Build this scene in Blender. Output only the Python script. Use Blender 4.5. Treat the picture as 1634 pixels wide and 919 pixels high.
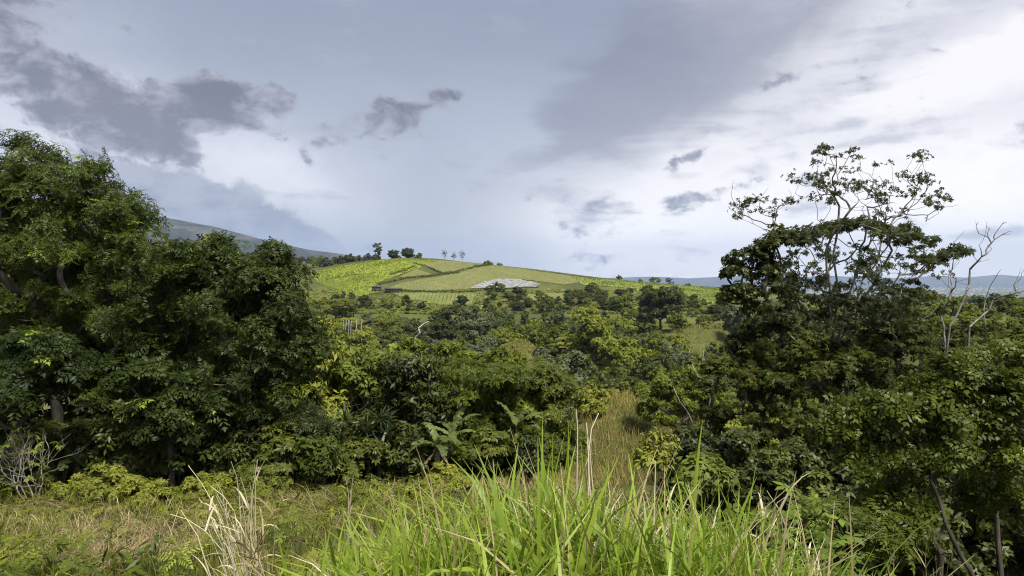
import bpy, math, random
import numpy as np
from mathutils import Vector

for o in list(bpy.data.objects):
    bpy.data.objects.remove(o)
SC = bpy.context.scene
COL = SC.collection
R = math.radians

# ------------------------------------------------------------------ camera, sky, sun, exposure
HORIZON = 440.0            # eye level in the photograph (1634 x 919 frame)
FOC = 1089.0               # focal length in those units: 24 mm on a 36 mm frame
cam_d = bpy.data.cameras.new('camera')
cam_d.lens = 24.0
cam_d.sensor_width = 36.0
cam_d.clip_start = 0.05
cam_d.clip_end = 60000
cam = bpy.data.objects.new('camera', cam_d)
COL.objects.link(cam)
cam.location = (0, 0, 0)
PITCH = math.atan((459.5 - HORIZON) / FOC)
cam.rotation_euler = (math.pi / 2 - PITCH, 0, 0)
SC.camera = cam

EXPOSURE = 2.5
SC.view_settings.view_transform = 'Standard'
SC.view_settings.look = 'None'
SC.view_settings.gamma = 1.0
SC.view_settings.use_curve_mapping = False
SC.view_settings.exposure = EXPOSURE
cy = SC.cycles
cy.max_bounces = 5
cy.diffuse_bounces = 3
cy.glossy_bounces = 2
cy.transmission_bounces = 3
cy.transparent_max_bounces = 6
cy.volume_bounces = 1
cy.use_denoising = True
cy.denoising_prefilter = 'NONE'
cy.filter_width = 1.1
cy.sample_clamp_indirect = 4.0
cy.caustics_reflective = False
cy.caustics_refractive = False

SUN_EL, SUN_AZ = R(60), R(152)      # azimuth clockwise from the view direction (+Y): ahead is 0, right is 90
sun_d = bpy.data.lights.new('sun', 'SUN')
sun_d.energy = 1.5
sun_d.angle = R(11)
sun_d.color = (1.0, 0.93, 0.80)
sun = bpy.data.objects.new('sun', sun_d)
COL.objects.link(sun)
sdir = Vector((math.sin(SUN_AZ) * math.cos(SUN_EL), math.cos(SUN_AZ) * math.cos(SUN_EL), math.sin(SUN_EL)))
sun.rotation_euler = sdir.to_track_quat('Z', 'Y').to_euler()
sun.location = (0, 0, 300)


class NT:
    """tiny expression builder over shader nodes"""
    def __init__(s, tree):
        s.t = tree

    def node(s, typ, **kw):
        n = s.t.nodes.new(typ)
        for k, v in kw.items():
            setattr(n, k, v)
        return n

    def put(s, sock, v):
        if isinstance(v, E):
            s.t.links.new(v.s, sock)
        elif hasattr(v, 'is_output'):
            s.t.links.new(v, sock)
        else:
            try:
                sock.default_value = v
            except (TypeError, ValueError):
                sock.default_value = tuple(v) + (1,) if len(v) == 3 else v

    def math(s, op, *a, clamp=False):
        n = s.node('ShaderNodeMath', operation=op)
        n.use_clamp = clamp
        for i, v in enumerate(a):
            s.put(n.inputs[i], v)
        return E(s, n.outputs[0])

    def step(s, x, a, b):
        n = s.node('ShaderNodeMapRange', interpolation_type='SMOOTHSTEP')
        s.put(n.inputs[0], x)
        n.inputs[1].default_value = a
        n.inputs[2].default_value = b
        return E(s, n.outputs[0])

    def mix(s, f, a, b):
        n = s.node('ShaderNodeMix', data_type='RGBA')
        s.put(n.inputs[0], f)
        s.put(n.inputs[6], a)
        s.put(n.inputs[7], b)
        return E(s, n.outputs[2])

    def noise(s, vec, scale, detail=5, rough=0.55, dist=0.0):
        n = s.node('ShaderNodeTexNoise')
        if vec is not None:
            s.put(n.inputs['Vector'], vec)
        n.inputs['Scale'].default_value = scale
        n.inputs['Detail'].default_value = detail
        n.inputs['Roughness'].default_value = rough
        n.inputs['Distortion'].default_value = dist
        return E(s, n.outputs[0])

    def mapping(s, vec, scale=(1, 1, 1), rot=(0, 0, 0), loc=(0, 0, 0)):
        n = s.node('ShaderNodeMapping')
        s.put(n.inputs[0], vec)
        n.inputs[1].default_value = loc
        n.inputs[2].default_value = rot
        n.inputs[3].default_value = scale
        return E(s, n.outputs[0])


class E:
    def __init__(s, nt, sock):
        s.n, s.s = nt, sock

    def __add__(s, o): return s.n.math('ADD', s, o)
    __radd__ = __add__
    def __mul__(s, o): return s.n.math('MULTIPLY', s, o)
    __rmul__ = __mul__
    def __sub__(s, o): return s.n.math('SUBTRACT', s, o)
    def __rsub__(s, o): return s.n.math('SUBTRACT', o, s)
    def clamp(s): return s.n.math('ADD', s, 0.0, clamp=True)


def build_sky():
    w = bpy.data.worlds.new('World')
    SC.world = w
    w.use_nodes = True
    t = w.node_tree
    t.nodes.clear()
    q = NT(t)
    tc = q.node('ShaderNodeTexCoord')
    d = tc.outputs['Generated']
    sep = q.node('ShaderNodeSeparateXYZ')
    t.links.new(d, sep.inputs[0])
    x, y, z = (E(q, sep.outputs[i]) for i in range(3))
    az = q.math('ARCTAN2', x, y)
    el = q.math('ARCSINE', z)

    def angles(px, py):
        u, v = (px - 817) / FOC, (HORIZON - py) / FOC
        return math.atan(u), math.atan2(v, math.hypot(1, u))

    def blob(px, py, sx, sy, rot=0.0, nz=None, amt=0.0):
        a0, e0 = angles(px, py)
        c, s_ = math.cos(R(rot)), math.sin(R(rot))
        da, de = az - a0, el - e0
        k = math.cos(a0)
        p = (da * c + de * s_) * (FOC / sx / k ** 0.5)
        r = (de * c - da * s_) * (FOC / sy)
        g = q.math('EXPONENT', (p * p + r * r) * -1.0)
        return g

    m1 = q.mapping(d, (1, 1, 2.2))
    m2 = q.mapping(d, (1, 1, 1.5), loc=(3.1, 1.7, 0.4))
    n_big = q.noise(m1, 3.0, 6, 0.55, 0.4)
    n_mid = q.noise(m2, 8.5, 9, 0.58, 0.25)
    n_fine = q.noise(m2, 21.0, 10, 0.66, 0.35)
    m3 = q.mapping(d, (1, 1, 5.5), rot=(0, R(-9), 0))
    n_str = q.noise(m3, 4.5, 8, 0.6, 0.5)

    sky = q.node('ShaderNodeTexSky', sky_type='NISHITA')
    sky.sun_disc = False
    sky.sun_elevation = SUN_EL
    sky.sun_rotation = SUN_AZ
    sky.air_density = 1.6
    sky.dust_density = 2.5
    sc = q.node('ShaderNodeVectorMath', operation='SCALE')
    t.links.new(sky.outputs[0], sc.inputs[0])
    sc.inputs[3].default_value = 0.07
    clear = E(q, sc.outputs[0])

    g = 1.0 / 2 ** EXPOSURE

    def C(r, gg, b):
        return (r * g, gg * g, b * g, 1)
    # a high even overcast veil with brighter and duller stretches
    veil = q.mix(q.step(n_big, 0.36, 0.66), C(.32, .35, .45), C(.43, .46, .565))
    lowband = q.math('EXPONENT', q.math('ABSOLUTE', el) * -5.0)
    veil = q.mix((lowband * 0.75).clamp(), veil, C(.60, .63, .73))
    veil = q.mix((q.step(el, 0.12, 0.40) * 0.85).clamp(), veil, C(.262, .275, .365))
    col = q.mix(0.93, clear, veil)
    # brightness towards the sunny side, broken by streaks
    side = q.step(az + (n_big - 0.5) * 0.35 + el * -0.25, 0.02, 0.34)
    white = side * (-0.05 + n_str * 1.35) + blob(1030, 365, 190, 95) * 1.25 + blob(1300, 330, 170, 80) * .5 + blob(1560, 300, 260, 90) * 0.35
    white = white + blob(1560, 110, 190, 38, 18) * 0.55 + blob(1640, 70, 130, 45, 20) * .4 + blob(1400, 150, 70, 14, 8) * .35 + blob(1080, 240, 55, 40) * .3
    white = white * (0.05 + n_mid * 1.25 + n_fine * .65)
    col = q.mix(white.clamp(), col, C(1.02, 1.0, 1.03))
    col = q.mix((lowband * lowband * side * 1.2).clamp(), col, C(1.5, 1.42, 1.36))
    brk = blob(1010, 385, 170, 62) * (0.35 + n_mid * 1.1) + blob(1520, 330, 200, 60) * (0.1 + n_mid * .8)
    col = q.mix((brk * .9).clamp(), col, C(1.5, 1.44, 1.40))
    # bright gap under and around the low cumulus
    gap = blob(190, 225, 260, 58, -6) * 0.6 + blob(440, 285, 150, 60, -20) * 0.8 + blob(60, 170, 150, 130) * 0.35 + blob(180, 165, 70, 30) * .5
    col = q.mix((gap * (0.1 + n_mid * 1.8)).clamp(), col, C(.90, .91, .98))
    # grey streaky base of the upper deck
    deck = blob(1040, 130, 190, 110, 22) * 1.05 + blob(1210, 45, 200, 60, 14) * 0.8 + blob(960, 190, 110, 70, 10) * 0.35
    deck = q.step(deck + (n_mid - 0.5) * 1.5 + (n_str - 0.5) * 1.5, 0.2, 1.0)
    col = q.mix(deck * 0.68, col, C(.25, .262, .35))
    gr = blob(1250, 210, 110, 50, 20) * 0.5 + blob(1500, 190, 220, 28, 12) * 0.5 + blob(1560, 20, 150, 30, 15) * .5 + blob(1560, 372, 130, 8, 3) * .6
    gr = q.step(gr + (n_mid - 0.5) * 2.2 + (n_str - .5) * 2.0 + (n_fine - .5) * .7, 0.1, 0.75)
    col = q.mix(gr * 0.7, col, C(.47, .49, .59))
    # pale cloud bank on the mountain
    bank = blob(300, 360, 110, 70) + blob(385, 365, 75, 48) + blob(455, 385, 60, 36) + blob(505, 400, 40, 26) + blob(210, 340, 100, 75)
    bank = q.step(bank + (n_fine - 0.5) * 1.9 + (n_mid - .5) * 1.2, 0.42, 0.78)
    col = q.mix(bank * 0.92, col, q.mix(q.step(n_mid + (n_fine - .5) * .8, .36, .64), C(.33, .355, .45), C(.50, .525, .61)))
    # ragged dark cumulus
    cu = blob(300, 185, 95, 48, 8) + blob(190, 180, 80, 36, -10) + blob(365, 160, 55, 40, 0) + blob(70, 150, 110, 52, -8) * .95 + blob(250, 225, 60, 25, -20) * .8
    cu = cu + blob(455, 158, 26, 22) * .85 + blob(635, 190, 88, 34, 20) * 0.92 + blob(720, 150, 40, 22, 30) * .4 + blob(20, 25, 70, 45, -25) * .95 + blob(490, 255, 20, 9, -40) * .62
    cu = cu + blob(1130, 312, 75, 15, 12) * .95 + blob(1095, 255, 38, 12, 18) * .72 + blob(1240, 133, 34, 9, 15) * .62
    cu = q.math('MINIMUM', cu, 1.2)
    d_cu = cu + (n_fine - 0.5) * 2.1 + (n_mid - .5) * 2.3
    cum = q.step(d_cu, 0.30, 0.72)
    core = q.step(d_cu + (n_fine - .5) * 1.5, 0.38, 1.3)
    col = q.mix(cum * 0.88, col, q.mix(core, C(.43, .44, .52), C(.15, .155, .205)))

    bg = q.node('ShaderNodeBackground')
    t.links.new(col.s, bg.inputs[0])
    bg.inputs[1].default_value = 1.0
    out = q.node('ShaderNodeOutputWorld')
    t.links.new(bg.outputs[0], out.inputs[0])
    w.cycles.sampling_method = 'MANUAL'
    w.cycles.sample_map_resolution = 512


build_sky()

# ------------------------------------------------------------------ helpers
def ray(px, py):
    """world direction with y = 1 for a spot of the photograph"""
    vx, vy = (px - 817) / FOC, (459.5 - py) / FOC
    c, s = math.cos(PITCH), math.sin(PITCH)
    dy, dz = c + s * vy, -s + c * vy
    return np.array((vx / dy, 1.0, dz / dy))


def at(px, py, Y):
    return ray(px, py) * Y


def smooth(a, b, x):
    t = np.clip((x - a) / (b - a), 0, 1)
    return t * t * (3 - 2 * t)


def wav(x, y, s, seed=0):
    """cheap smooth pseudo-noise in -1..1"""
    x, y = x / s + seed * 3.7, y / s - seed * 2.3
    return (np.sin(x * 1.0 + 1.7 * np.sin(y * 0.83 + seed)) + np.sin(y * 1.13 + 1.3 * np.sin(x * 0.71 + 2 * seed)) +
            0.6 * np.sin(1.9 * x - 1.4 * y + seed) + 0.4 * np.sin(3.1 * y + 2.3 * x)) / 3.0


PY_ = [-60, 0, 12, 20, 26, 45, 62, 90, 130, 200, 270, 310, 330, 352]
PZ_ = [-1.7, -1.9, -4.54, -6.3, -8.0, -16, -21, -26, -28.5, -29, -26.5, -23, -18.5, -13.5]
RX_ = [(px - 817) / FOC * 480 for px in (-400, 300, 440, 500, 560, 640, 700, 770, 860, 960, 1080, 1160, 1300, 1500, 1634, 2200)]
RZ_ = [-8, 0, 2, 4.4, 9.3, 12.6, 12.0, 8.6, 4.2, -1.2, -6.6, -9.3, -13, -19, -22, -26]


def H(x, y):
    x = np.asarray(x, float)
    y = np.asarray(y, float)
    base = np.interp(y, PY_, PZ_)
    ridge = np.interp(x / np.maximum(y, 1) * 480, RX_, RZ_)
    foot = np.minimum(-13.5, ridge - 1.0)
    up = smooth(345, 482, y)
    hill = foot + (ridge - foot) * up
    # the shoulder behind the crest, then the long fall to the plain
    back = np.interp(y, [482, 700, 1400, 3000, 6000, 40000], [0, -14, -75, -160, -200, -205])
    far = np.where(y > 482, np.interp(y, [482, 1400, 2600], [1, 0.3, 0]) * ridge + back, hill)
    z = np.where(y < 352, np.minimum(base, np.where(y > 300, foot + (base - -13.5), base)), far)
    u = x / np.maximum(y, 1.0)
    # open spur in the gully
    z = z + 8.2 * np.exp(-((x - 8.0) / 9.5) ** 2 - ((y - 47) / 9.5) ** 2)
    # grassy knolls among the valley trees
    kn = 1 + .35 * wav(x, y, 5, 8)
    z = z + (10.5 * np.exp(-((x - 3.2 + .25 * (y - 190)) / 11) ** 2 - ((y - 192) / 17) ** 2) + 10 * np.exp(-((x - 26 - .3 * (y - 160)) / 10) ** 2 - ((y - 164) / 13) ** 2) + 9 * np.exp(-((x - 64) / 20) ** 2 - ((y - 245) / 20) ** 2)) * kn
    # higher ground towards the plain
    k = smooth(0.38, 0.62, u) * smooth(45, 90, y) * (1 - smooth(260, 420, y))
    z = z * (1 - k) + k * (-6.5 - 0.022 * y)
    # left shoulder where the near trees stand
    z = z + smooth(-0.2, -0.7, u) * smooth(24, 40, y) * (1 - smooth(150, 300, y)) * 4
    z = z + 34 * np.exp(-((x + 300) / 170) ** 2 - ((y - 760) / 150) ** 2)
    # the bank the viewer stands on, and the hollow on its right
    z = z + 1.18 * np.exp(-((x - 0.25) / 1.75) ** 2 - ((y - 2.4) / 2.0) ** 2)
    z = z - 0.55 * np.clip(x - 1.5, 0, 9) * np.exp(-(np.abs(y) / 19.0) ** 3)
    z = z + (0.10 * wav(x, y, 1.3, 1) + 0.16 * wav(x, y, 0.62, 5)) * smooth(3.5, 8, np.hypot(x, y)) * (1 - smooth(30, 60, y))
    z = z + 0.9 * wav(x, y, 14, 2) * smooth(30, 60, y) * (1 - smooth(320, 350, y))
    z = z + 0.35 * wav(x, y, 17, 3) * smooth(350, 380, y)
    z = z + 14 * wav(x, y, 420, 4) * smooth(900, 2200, y) * (1 - 0.8 * smooth(3500, 6000, y))
    return z


def on_ground(px, py, y0=3.0, y1=520.0, step=0.5):
    d = ray(px, py)
    ys = np.arange(y0, y1, step)
    gap = d[2] * ys - H(d[0] * ys, ys)
    i = np.argmax(gap <= 0) if (gap <= 0).any() else int(np.argmin(gap))
    Y = ys[i]
    return np.array((d[0] * Y, Y, float(H(d[0] * Y, Y))))


def mesh_from(name, V, F, tint=None, smooth_shade=False):
    V = np.ascontiguousarray(V, np.float32)
    F = np.ascontiguousarray(F, np.int32)
    me = bpy.data.meshes.new(name)
    k = F.shape[1]
    me.vertices.add(len(V))
    me.vertices.foreach_set('co', V.ravel())
    me.loops.add(F.size)
    me.loops.foreach_set('vertex_index', F.ravel())
    me.polygons.add(len(F))
    me.polygons.foreach_set('loop_start', np.arange(len(F), dtype=np.int32) * k)
    me.polygons.foreach_set('loop_total', np.full(len(F), k, np.int32))
    if smooth_shade:
        me.polygons.foreach_set('use_smooth', np.ones(len(F), bool))
    if tint is not None:
        a = me.attributes.new('tint', 'FLOAT', 'POINT')
        a.data.foreach_set('value', np.ascontiguousarray(tint, np.float32))
    me.update()
    return me


def obj(name, me, mat, parent=None):
    o = bpy.data.objects.new(name, me)
    COL.objects.link(o)
    if me is not None and mat is not None and not me.materials:
        me.materials.append(mat)
    if parent is not None:
        o.parent = parent
    return o


def tag(o, label=None, cat=None, group=None, kind=None):
    for k, v in (('label', label), ('category', cat), ('group', group), ('kind', kind)):
        if v:
            o[k] = v
    return o


def thing(name, label, cat, loc, rz=0.0, group=None, scale=1.0):
    o = bpy.data.objects.new(name, None)
    COL.objects.link(o)
    o.location = loc
    o.rotation_euler = (0, 0, rz)
    o.scale = (scale,) * 3 if np.isscalar(scale) else scale
    o.empty_display_size = 0.2
    return tag(o, label, cat, group)


def copy_thing(src, loc, rz, scale=1.0, label=None, group=None):
    r = src.copy()
    COL.objects.link(r)
    r.location = loc
    r.rotation_euler = (0, 0, rz)
    r.scale = (scale,) * 3 if np.isscalar(scale) else scale
    if label:
        r['label'] = label
    if group:
        r['group'] = group
    for ch in list(src.children):
        c = ch.copy()
        COL.objects.link(c)
        c.parent = r
        for g in ch.children:
            d = g.copy()
            COL.objects.link(d)
            d.parent = c
    return r


def join(parts):
    """[(V, F, tint)] -> one V, F, tint"""
    off = 0
    Vs, Fs, Ts = [], [], []
    for V, F, T in parts:
        Vs.append(V)
        Fs.append(F + off)
        Ts.append(np.full(len(V), T, np.float32) if np.isscalar(T) else T)
        off += len(V)
    return np.concatenate(Vs), np.concatenate(Fs), np.concatenate(Ts)


def unit(v):
    return v / np.maximum(np.linalg.norm(v, axis=-1, keepdims=True), 1e-9)


def tube(P, rad, sides=6):
    P = np.asarray(P, float)
    n = len(P)
    rad = np.broadcast_to(np.asarray(rad, float), (n,))
    T = unit(np.gradient(P, axis=0))
    ref = np.array((0.0, 0, 1)) if abs(T[:, 2]).mean() < 0.8 else np.array((1.0, 0, 0))
    A = unit(np.cross(T, ref))
    B = np.cross(T, A)
    a = np.linspace(0, 2 * np.pi, sides, endpoint=False)
    ring = A[:, None] * np.cos(a)[None, :, None] + B[:, None] * np.sin(a)[None, :, None]
    V = (P[:, None] + ring * rad[:, None, None]).reshape(-1, 3)
    i = np.arange(n - 1)[:, None] * sides
    j = np.arange(sides)[None]
    k = (j + 1) % sides
    F = np.stack((i + j, i + k, i + sides + k, i + sides + j), -1).reshape(-1, 4)
    return V, F


# ------------------------------------------------------------------ materials
K = 0.96


def kk(c):
    return None if c is None else tuple(v * K for v in c)


def new_mat(name):
    m = bpy.data.materials.new(name)
    m.use_nodes = True
    m.node_tree.nodes.clear()
    return m, NT(m.node_tree)


def leaf_mat(name, dark, light, young=None, trans=0.35, rough=0.5, spec=0.35, vary=0.4, young_at=0.9):
    dark, light, young = kk(dark), kk(light), kk(young)
    m, q = new_mat(name)
    t = m.node_tree
    at_ = q.node('ShaderNodeAttribute', attribute_name='tint')
    tint = E(q, at_.outputs['Fac'])
    oi = q.node('ShaderNodeObjectInfo')
    rnd = E(q, oi.outputs['Random'])
    geo = q.node('ShaderNodeNewGeometry')
    n = q.noise(geo.outputs['Position'], 0.9, 3)
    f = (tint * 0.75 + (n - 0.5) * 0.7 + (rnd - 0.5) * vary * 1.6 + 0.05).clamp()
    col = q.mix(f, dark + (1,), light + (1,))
    if young:
        col = q.mix(q.step(tint, young_at, young_at + 0.06), col, young + (1,))
    pb = q.node('ShaderNodeBsdfPrincipled')
    t.links.new(col.s, pb.inputs['Base Color'])
    pb.inputs['Roughness'].default_value = rough
    pb.inputs['Specular IOR Level'].default_value = spec * .6
    tr = q.node('ShaderNodeBsdfTranslucent')
    tcol = q.mix(0.35, col, (light[0] * 1.5, light[1] * 1.35, light[2] * .7, 1))
    t.links.new(tcol.s, tr.inputs[0])
    mx = q.node('ShaderNodeMixShader')
    mx.inputs[0].default_value = trans
    t.links.new(pb.outputs[0], mx.inputs[1])
    t.links.new(tr.outputs[0], mx.inputs[2])
    out = q.node('ShaderNodeOutputMaterial')
    t.links.new(mx.outputs[0], out.inputs[0])
    return m


def rough_mat(name, c1, c2, scale=3.0, rough=0.85, bump=0.0, c3=None, stretch=(1, 1, 1), detail=6, spec=0.2):
    c1, c2, c3 = kk(c1), kk(c2), kk(c3)
    m, q = new_mat(name)
    t = m.node_tree
    tc = q.node('ShaderNodeTexCoord')
    mp = q.mapping(tc.outputs['Object'], stretch)
    n = q.noise(mp, scale, detail, 0.6)
    col = q.mix(q.step(n, 0.35, 0.65), c1 + (1,), c2 + (1,))
    if c3:
        n2 = q.noise(mp, scale * 0.23, 5, 0.6)
        col = q.mix(q.step(n2, 0.48, 0.62), col, c3 + (1,))
    pb = q.node('ShaderNodeBsdfPrincipled')
    t.links.new(col.s, pb.inputs['Base Color'])
    pb.inputs['Roughness'].default_value = rough
    pb.inputs['Specular IOR Level'].default_value = spec
    if bump:
        b = q.node('ShaderNodeBump')
        b.inputs['Strength'].default_value = bump
        b.inputs['Distance'].default_value = 0.05
        t.links.new(n.s, b.inputs['Height'])
        t.links.new(b.outputs[0], pb.inputs['Normal'])
    out = q.node('ShaderNodeOutputMaterial')
    t.links.new(pb.outputs[0], out.inputs[0])
    return m


M = {}
M['bark'] = rough_mat('bark', (.035, .03, .024), (.09, .08, .066), 6, 0.9, 0.5, stretch=(1, 1, .3))
M['bark_pale'] = rough_mat('pale_bark', (.16, .145, .12), (.34, .32, .28), 5, 0.85, 0.4, stretch=(1, 1, .3))
M['dead_wood'] = rough_mat('dead_wood', (.20, .19, .18), (.42, .40, .38), 6, 0.8, 0.3, stretch=(1, 1, .3))
M['twig'] = rough_mat('grey_twig', (.10, .09, .08), (.20, .185, .17), 6, 0.85)
M['soil'] = rough_mat('soil_and_litter', (.05, .045, .028), (.105, .09, .05), 2.2, 0.95, 0.6, c3=(.06, .075, .025))


def terrain_mat():
    m, q = new_mat('grassy_ground')
    t = m.node_tree
    geo = q.node('ShaderNodeNewGeometry')
    pos = geo.outputs['Position']
    n1 = q.noise(pos, 0.035, 6, 0.6)
    n2 = q.noise(pos, 0.9, 6, 0.65)
    n3 = q.noise(pos, 0.006, 5, 0.6)
    col = q.mix(q.step(n1, 0.38, 0.62), (.048, .056, .016, 1), (.098, .106, .027, 1))
    col = q.mix(q.step(n2, 0.42, 0.66) * 0.6, col, (.09, .08, .036, 1))
    col = q.mix(q.step(n3, 0.44, 0.60) * 0.6, col, (.042, .06, .02, 1))
    pb = q.node('ShaderNodeBsdfPrincipled')
    t.links.new(col.s, pb.inputs['Base Color'])
    pb.inputs['Roughness'].default_value = 0.95
    pb.inputs['Specular IOR Level'].default_value = 0.1
    b = q.node('ShaderNodeBump')
    b.inputs['Strength'].default_value = 0.5
    b.inputs['Distance'].default_value = 0.15
    t.links.new(n2.s, b.inputs['Height'])
    t.links.new(b.outputs[0], pb.inputs['Normal'])
    out = q.node('ShaderNodeOutputMaterial')
    t.links.new(pb.outputs[0], out.inputs[0])
    return m


M['ground'] = terrain_mat()
# ------------------------------------------------------------------ the land
FAR = 15000.0


def build_terrain():
    rad = np.concatenate((np.array([0.0, 0.6]), np.geomspace(1.2, 60, 95), np.geomspace(61.5, 330, 70), np.linspace(334, 560, 60), np.geomspace(575, FAR, 95)))
    azs = np.concatenate((np.radians(np.linspace(-58, 58, 190)), np.radians(np.linspace(60, 300, 50))))
    rr, aa = np.meshgrid(rad, azs, indexing='ij')
    x, y = rr * np.sin(aa), rr * np.cos(aa)
    z = H(x, y)
    V = np.stack((x, y, z), -1).reshape(-1, 3)
    n, k = len(rad), len(azs)
    i = np.arange(n - 1)[:, None] * k
    j = np.arange(k)[None]
    jj = (j + 1) % k
    F = np.stack((i + j, i + k + j, i + k + jj, i + jj), -1).reshape(-1, 4)
    o = obj('ground', mesh_from('ground', V, F[:, ::-1], None, True), M['ground'])
    tag(o, kind='structure')


build_terrain()


def ridge_range(name, pts, Y, depth, mat, seed, foot=-230, rough=0.09):
    """a mountain whose skyline follows pts (photo spots), built as a real slope of the given depth"""
    px = np.array([p[0] for p in pts], float)
    us = np.linspace(px[0], px[-1], 210)
    top = np.array([at(p, 0, Y)[0] for p in us])
    zt = np.interp(us, px, [at(p[0], p[1], Y)[2] for p in pts])
    nv = 50
    rows = []
    for k in range(nv):
        f = k / (nv - 1)                       # 0 foot in front, .7 crest, 1 behind
        g = f / 0.7
        if g <= 1:
            yy = Y - depth * (1 - g)
            zz = foot + (zt - foot) * (g ** 1.25)
        else:
            yy = Y + depth * (g - 1)
            zz = zt - (zt - foot) * 0.9 * (g - 1)
        xx = top * 1.0
        bump = wav(xx, np.full_like(xx, yy), depth * .09, seed) + .5 * wav(xx, np.full_like(xx, yy), depth * .035, seed + 1)
        amp = (zt - foot) * rough * (4 * min(g, 1) * max(0.06, 1 - min(g, 1)) if g <= 1 else .2)
        rows.append(np.stack((xx, np.full_like(xx, yy), zz + bump * amp), -1))
    V = np.concatenate(rows)
    w = len(us)
    i = np.arange(nv - 1)[:, None] * w
    j = np.arange(w - 1)[None]
    F = np.stack((i + j, i + j + 1, i + w + j + 1, i + w + j), -1).reshape(-1, 4)
    return tag(obj(name, mesh_from(name, V, F, None, True), mat), kind='structure')


M['mountain'] = rough_mat('wooded_mountain', (.010, .014, .013), (.032, .038, .032), 0.02, 0.95, c3=(.06, .062, .055), detail=9)
ridge_range('mountain', [(-300, 262), (-100, 290), (60, 312), (245, 343), (330, 360), (410, 379), (490, 395), (560, 406), (600, 412), (680, 424), (800, 436), (900, 448)], 4200, 2600, M['mountain'], 3)
ridge_range('mountain_range', [(700, 448), (900, 446), (1040, 441), (1100, 444), (1180, 440), (1250, 443), (1330, 440), (1420, 444), (1500, 440), (1545, 443), (1600, 438), (1634, 441), (1800, 430), (2100, 426), (2400, 424)], 14000, 3000, M['mountain'], 5, foot=-215, rough=.05)

# haze: one even box of air round the camera and the land
def build_haze(density=6.5e-5):
    a = 15500.0
    z0, z1 = -330.0, 800.0
    V = np.array([(sx * a, sy * (a + 2500), z) for z in (z0, z1) for sy in (-1, 1) for sx in (-1, 1)], float)
    F = np.array([(0, 2, 3, 1), (4, 5, 7, 6), (0, 1, 5, 4), (2, 6, 7, 3), (0, 4, 6, 2), (1, 3, 7, 5)])
    m, q = new_mat('haze')
    v = q.node('ShaderNodeVolumePrincipled')
    v.inputs['Color'].default_value = (.43, .56, .84, 1)
    v.inputs['Density'].default_value = density
    v.inputs['Anisotropy'].default_value = 0.1
    out = q.node('ShaderNodeOutputMaterial')
    m.node_tree.links.new(v.outputs[0], out.inputs['Volume'])
    o = obj('haze', mesh_from('haze', V, F), m)
    tag(o, kind='stuff', label='thin blue haze filling the air of the valley', cat='haze')


build_haze()
# ------------------------------------------------------------------ leaf templates: (verts, quads), x = along, y = across, z = up
def diamond(p, a, b, L, W, z=0.0, up=None):
    up = np.array((0, 0, 1.0)) if up is None else up
    return [p, p + a * L * .45 + b * W * .5 + up * z, p + a * L, p + a * L * .45 - b * W * .5 + up * z]


def t_rosette(k, L, W, droop=0.25, seed=0, jitter=0.25):
    r = random.Random(seed)
    V = []
    for i in range(k):
        a = 2 * math.pi * (i + r.uniform(-.3, .3)) / k
        l = L * r.uniform(1 - jitter, 1 + jitter * .5)
        d = droop * r.uniform(.2, 1.6)
        ax = unit(np.array((math.cos(a), math.sin(a), -d)))
        bx = np.array((-math.sin(a), math.cos(a), r.uniform(-.4, .4)))
        V += diamond(ax * L * .05, ax, bx, l, W, .06 * L)
    V = np.array(V)
    return V, np.arange(len(V)).reshape(-1, 4)


def t_pinnate(leaves, pairs, L, l, w, droop=0.5, seed=0):
    """a tuft of feather-shaped leaves"""
    r = random.Random(seed)
    V = []
    for i in range(leaves):
        a = 2 * math.pi * (i + r.uniform(-.3, .3)) / leaves
        ca, sa = math.cos(a), math.sin(a)
        LL = L * r.uniform(.75, 1.15)
        lift = r.uniform(.05, .5)
        for j in range(pairs):
            s = (j + 1.2) / (pairs + .6)
            rr = s * LL
            zz = lift * rr - droop * rr * rr / LL
            p = np.array((ca * rr, sa * rr, zz))
            sl = lift - 2 * droop * s
            ax = unit(np.array((ca, sa, sl)))
            side = np.array((-sa, ca, 0))
            k = math.sin(math.pi * (0.18 + 0.75 * s)) ** .6
            for sg in (-1, 1):
                d = unit(side * sg + ax * .55 + np.array((0, 0, -.35)))
                V += diamond(p, d, ax, l * k * r.uniform(.8, 1.15), w * k)
        V += diamond(p, ax, side, l * .8, w)
    V = np.array(V)
    return V, np.arange(len(V)).reshape(-1, 4)


def t_hang(k, L, W, seed=0):
    """drooping glossy leaves, folded along the midrib"""
    r = random.Random(seed)
    V = []
    for i in range(k):
        a = r.uniform(0, 6.283)
        ca, sa = math.cos(a), math.sin(a)
        p = np.array((ca, sa, 0)) * L * r.uniform(0, .35) + np.array((0, 0, r.uniform(-.5, .4) * L))
        ax = unit(np.array((ca, sa, r.uniform(-1.5, .1))))
        bx = unit(np.cross(ax, np.array((0.1, 0.2, 1.0))))
        V += diamond(p, ax, bx, L * r.uniform(.7, 1.15), W * r.uniform(.8, 1.1), .03 * L)
    V = np.array(V)
    return V, np.arange(len(V)).reshape(-1, 4)


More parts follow.
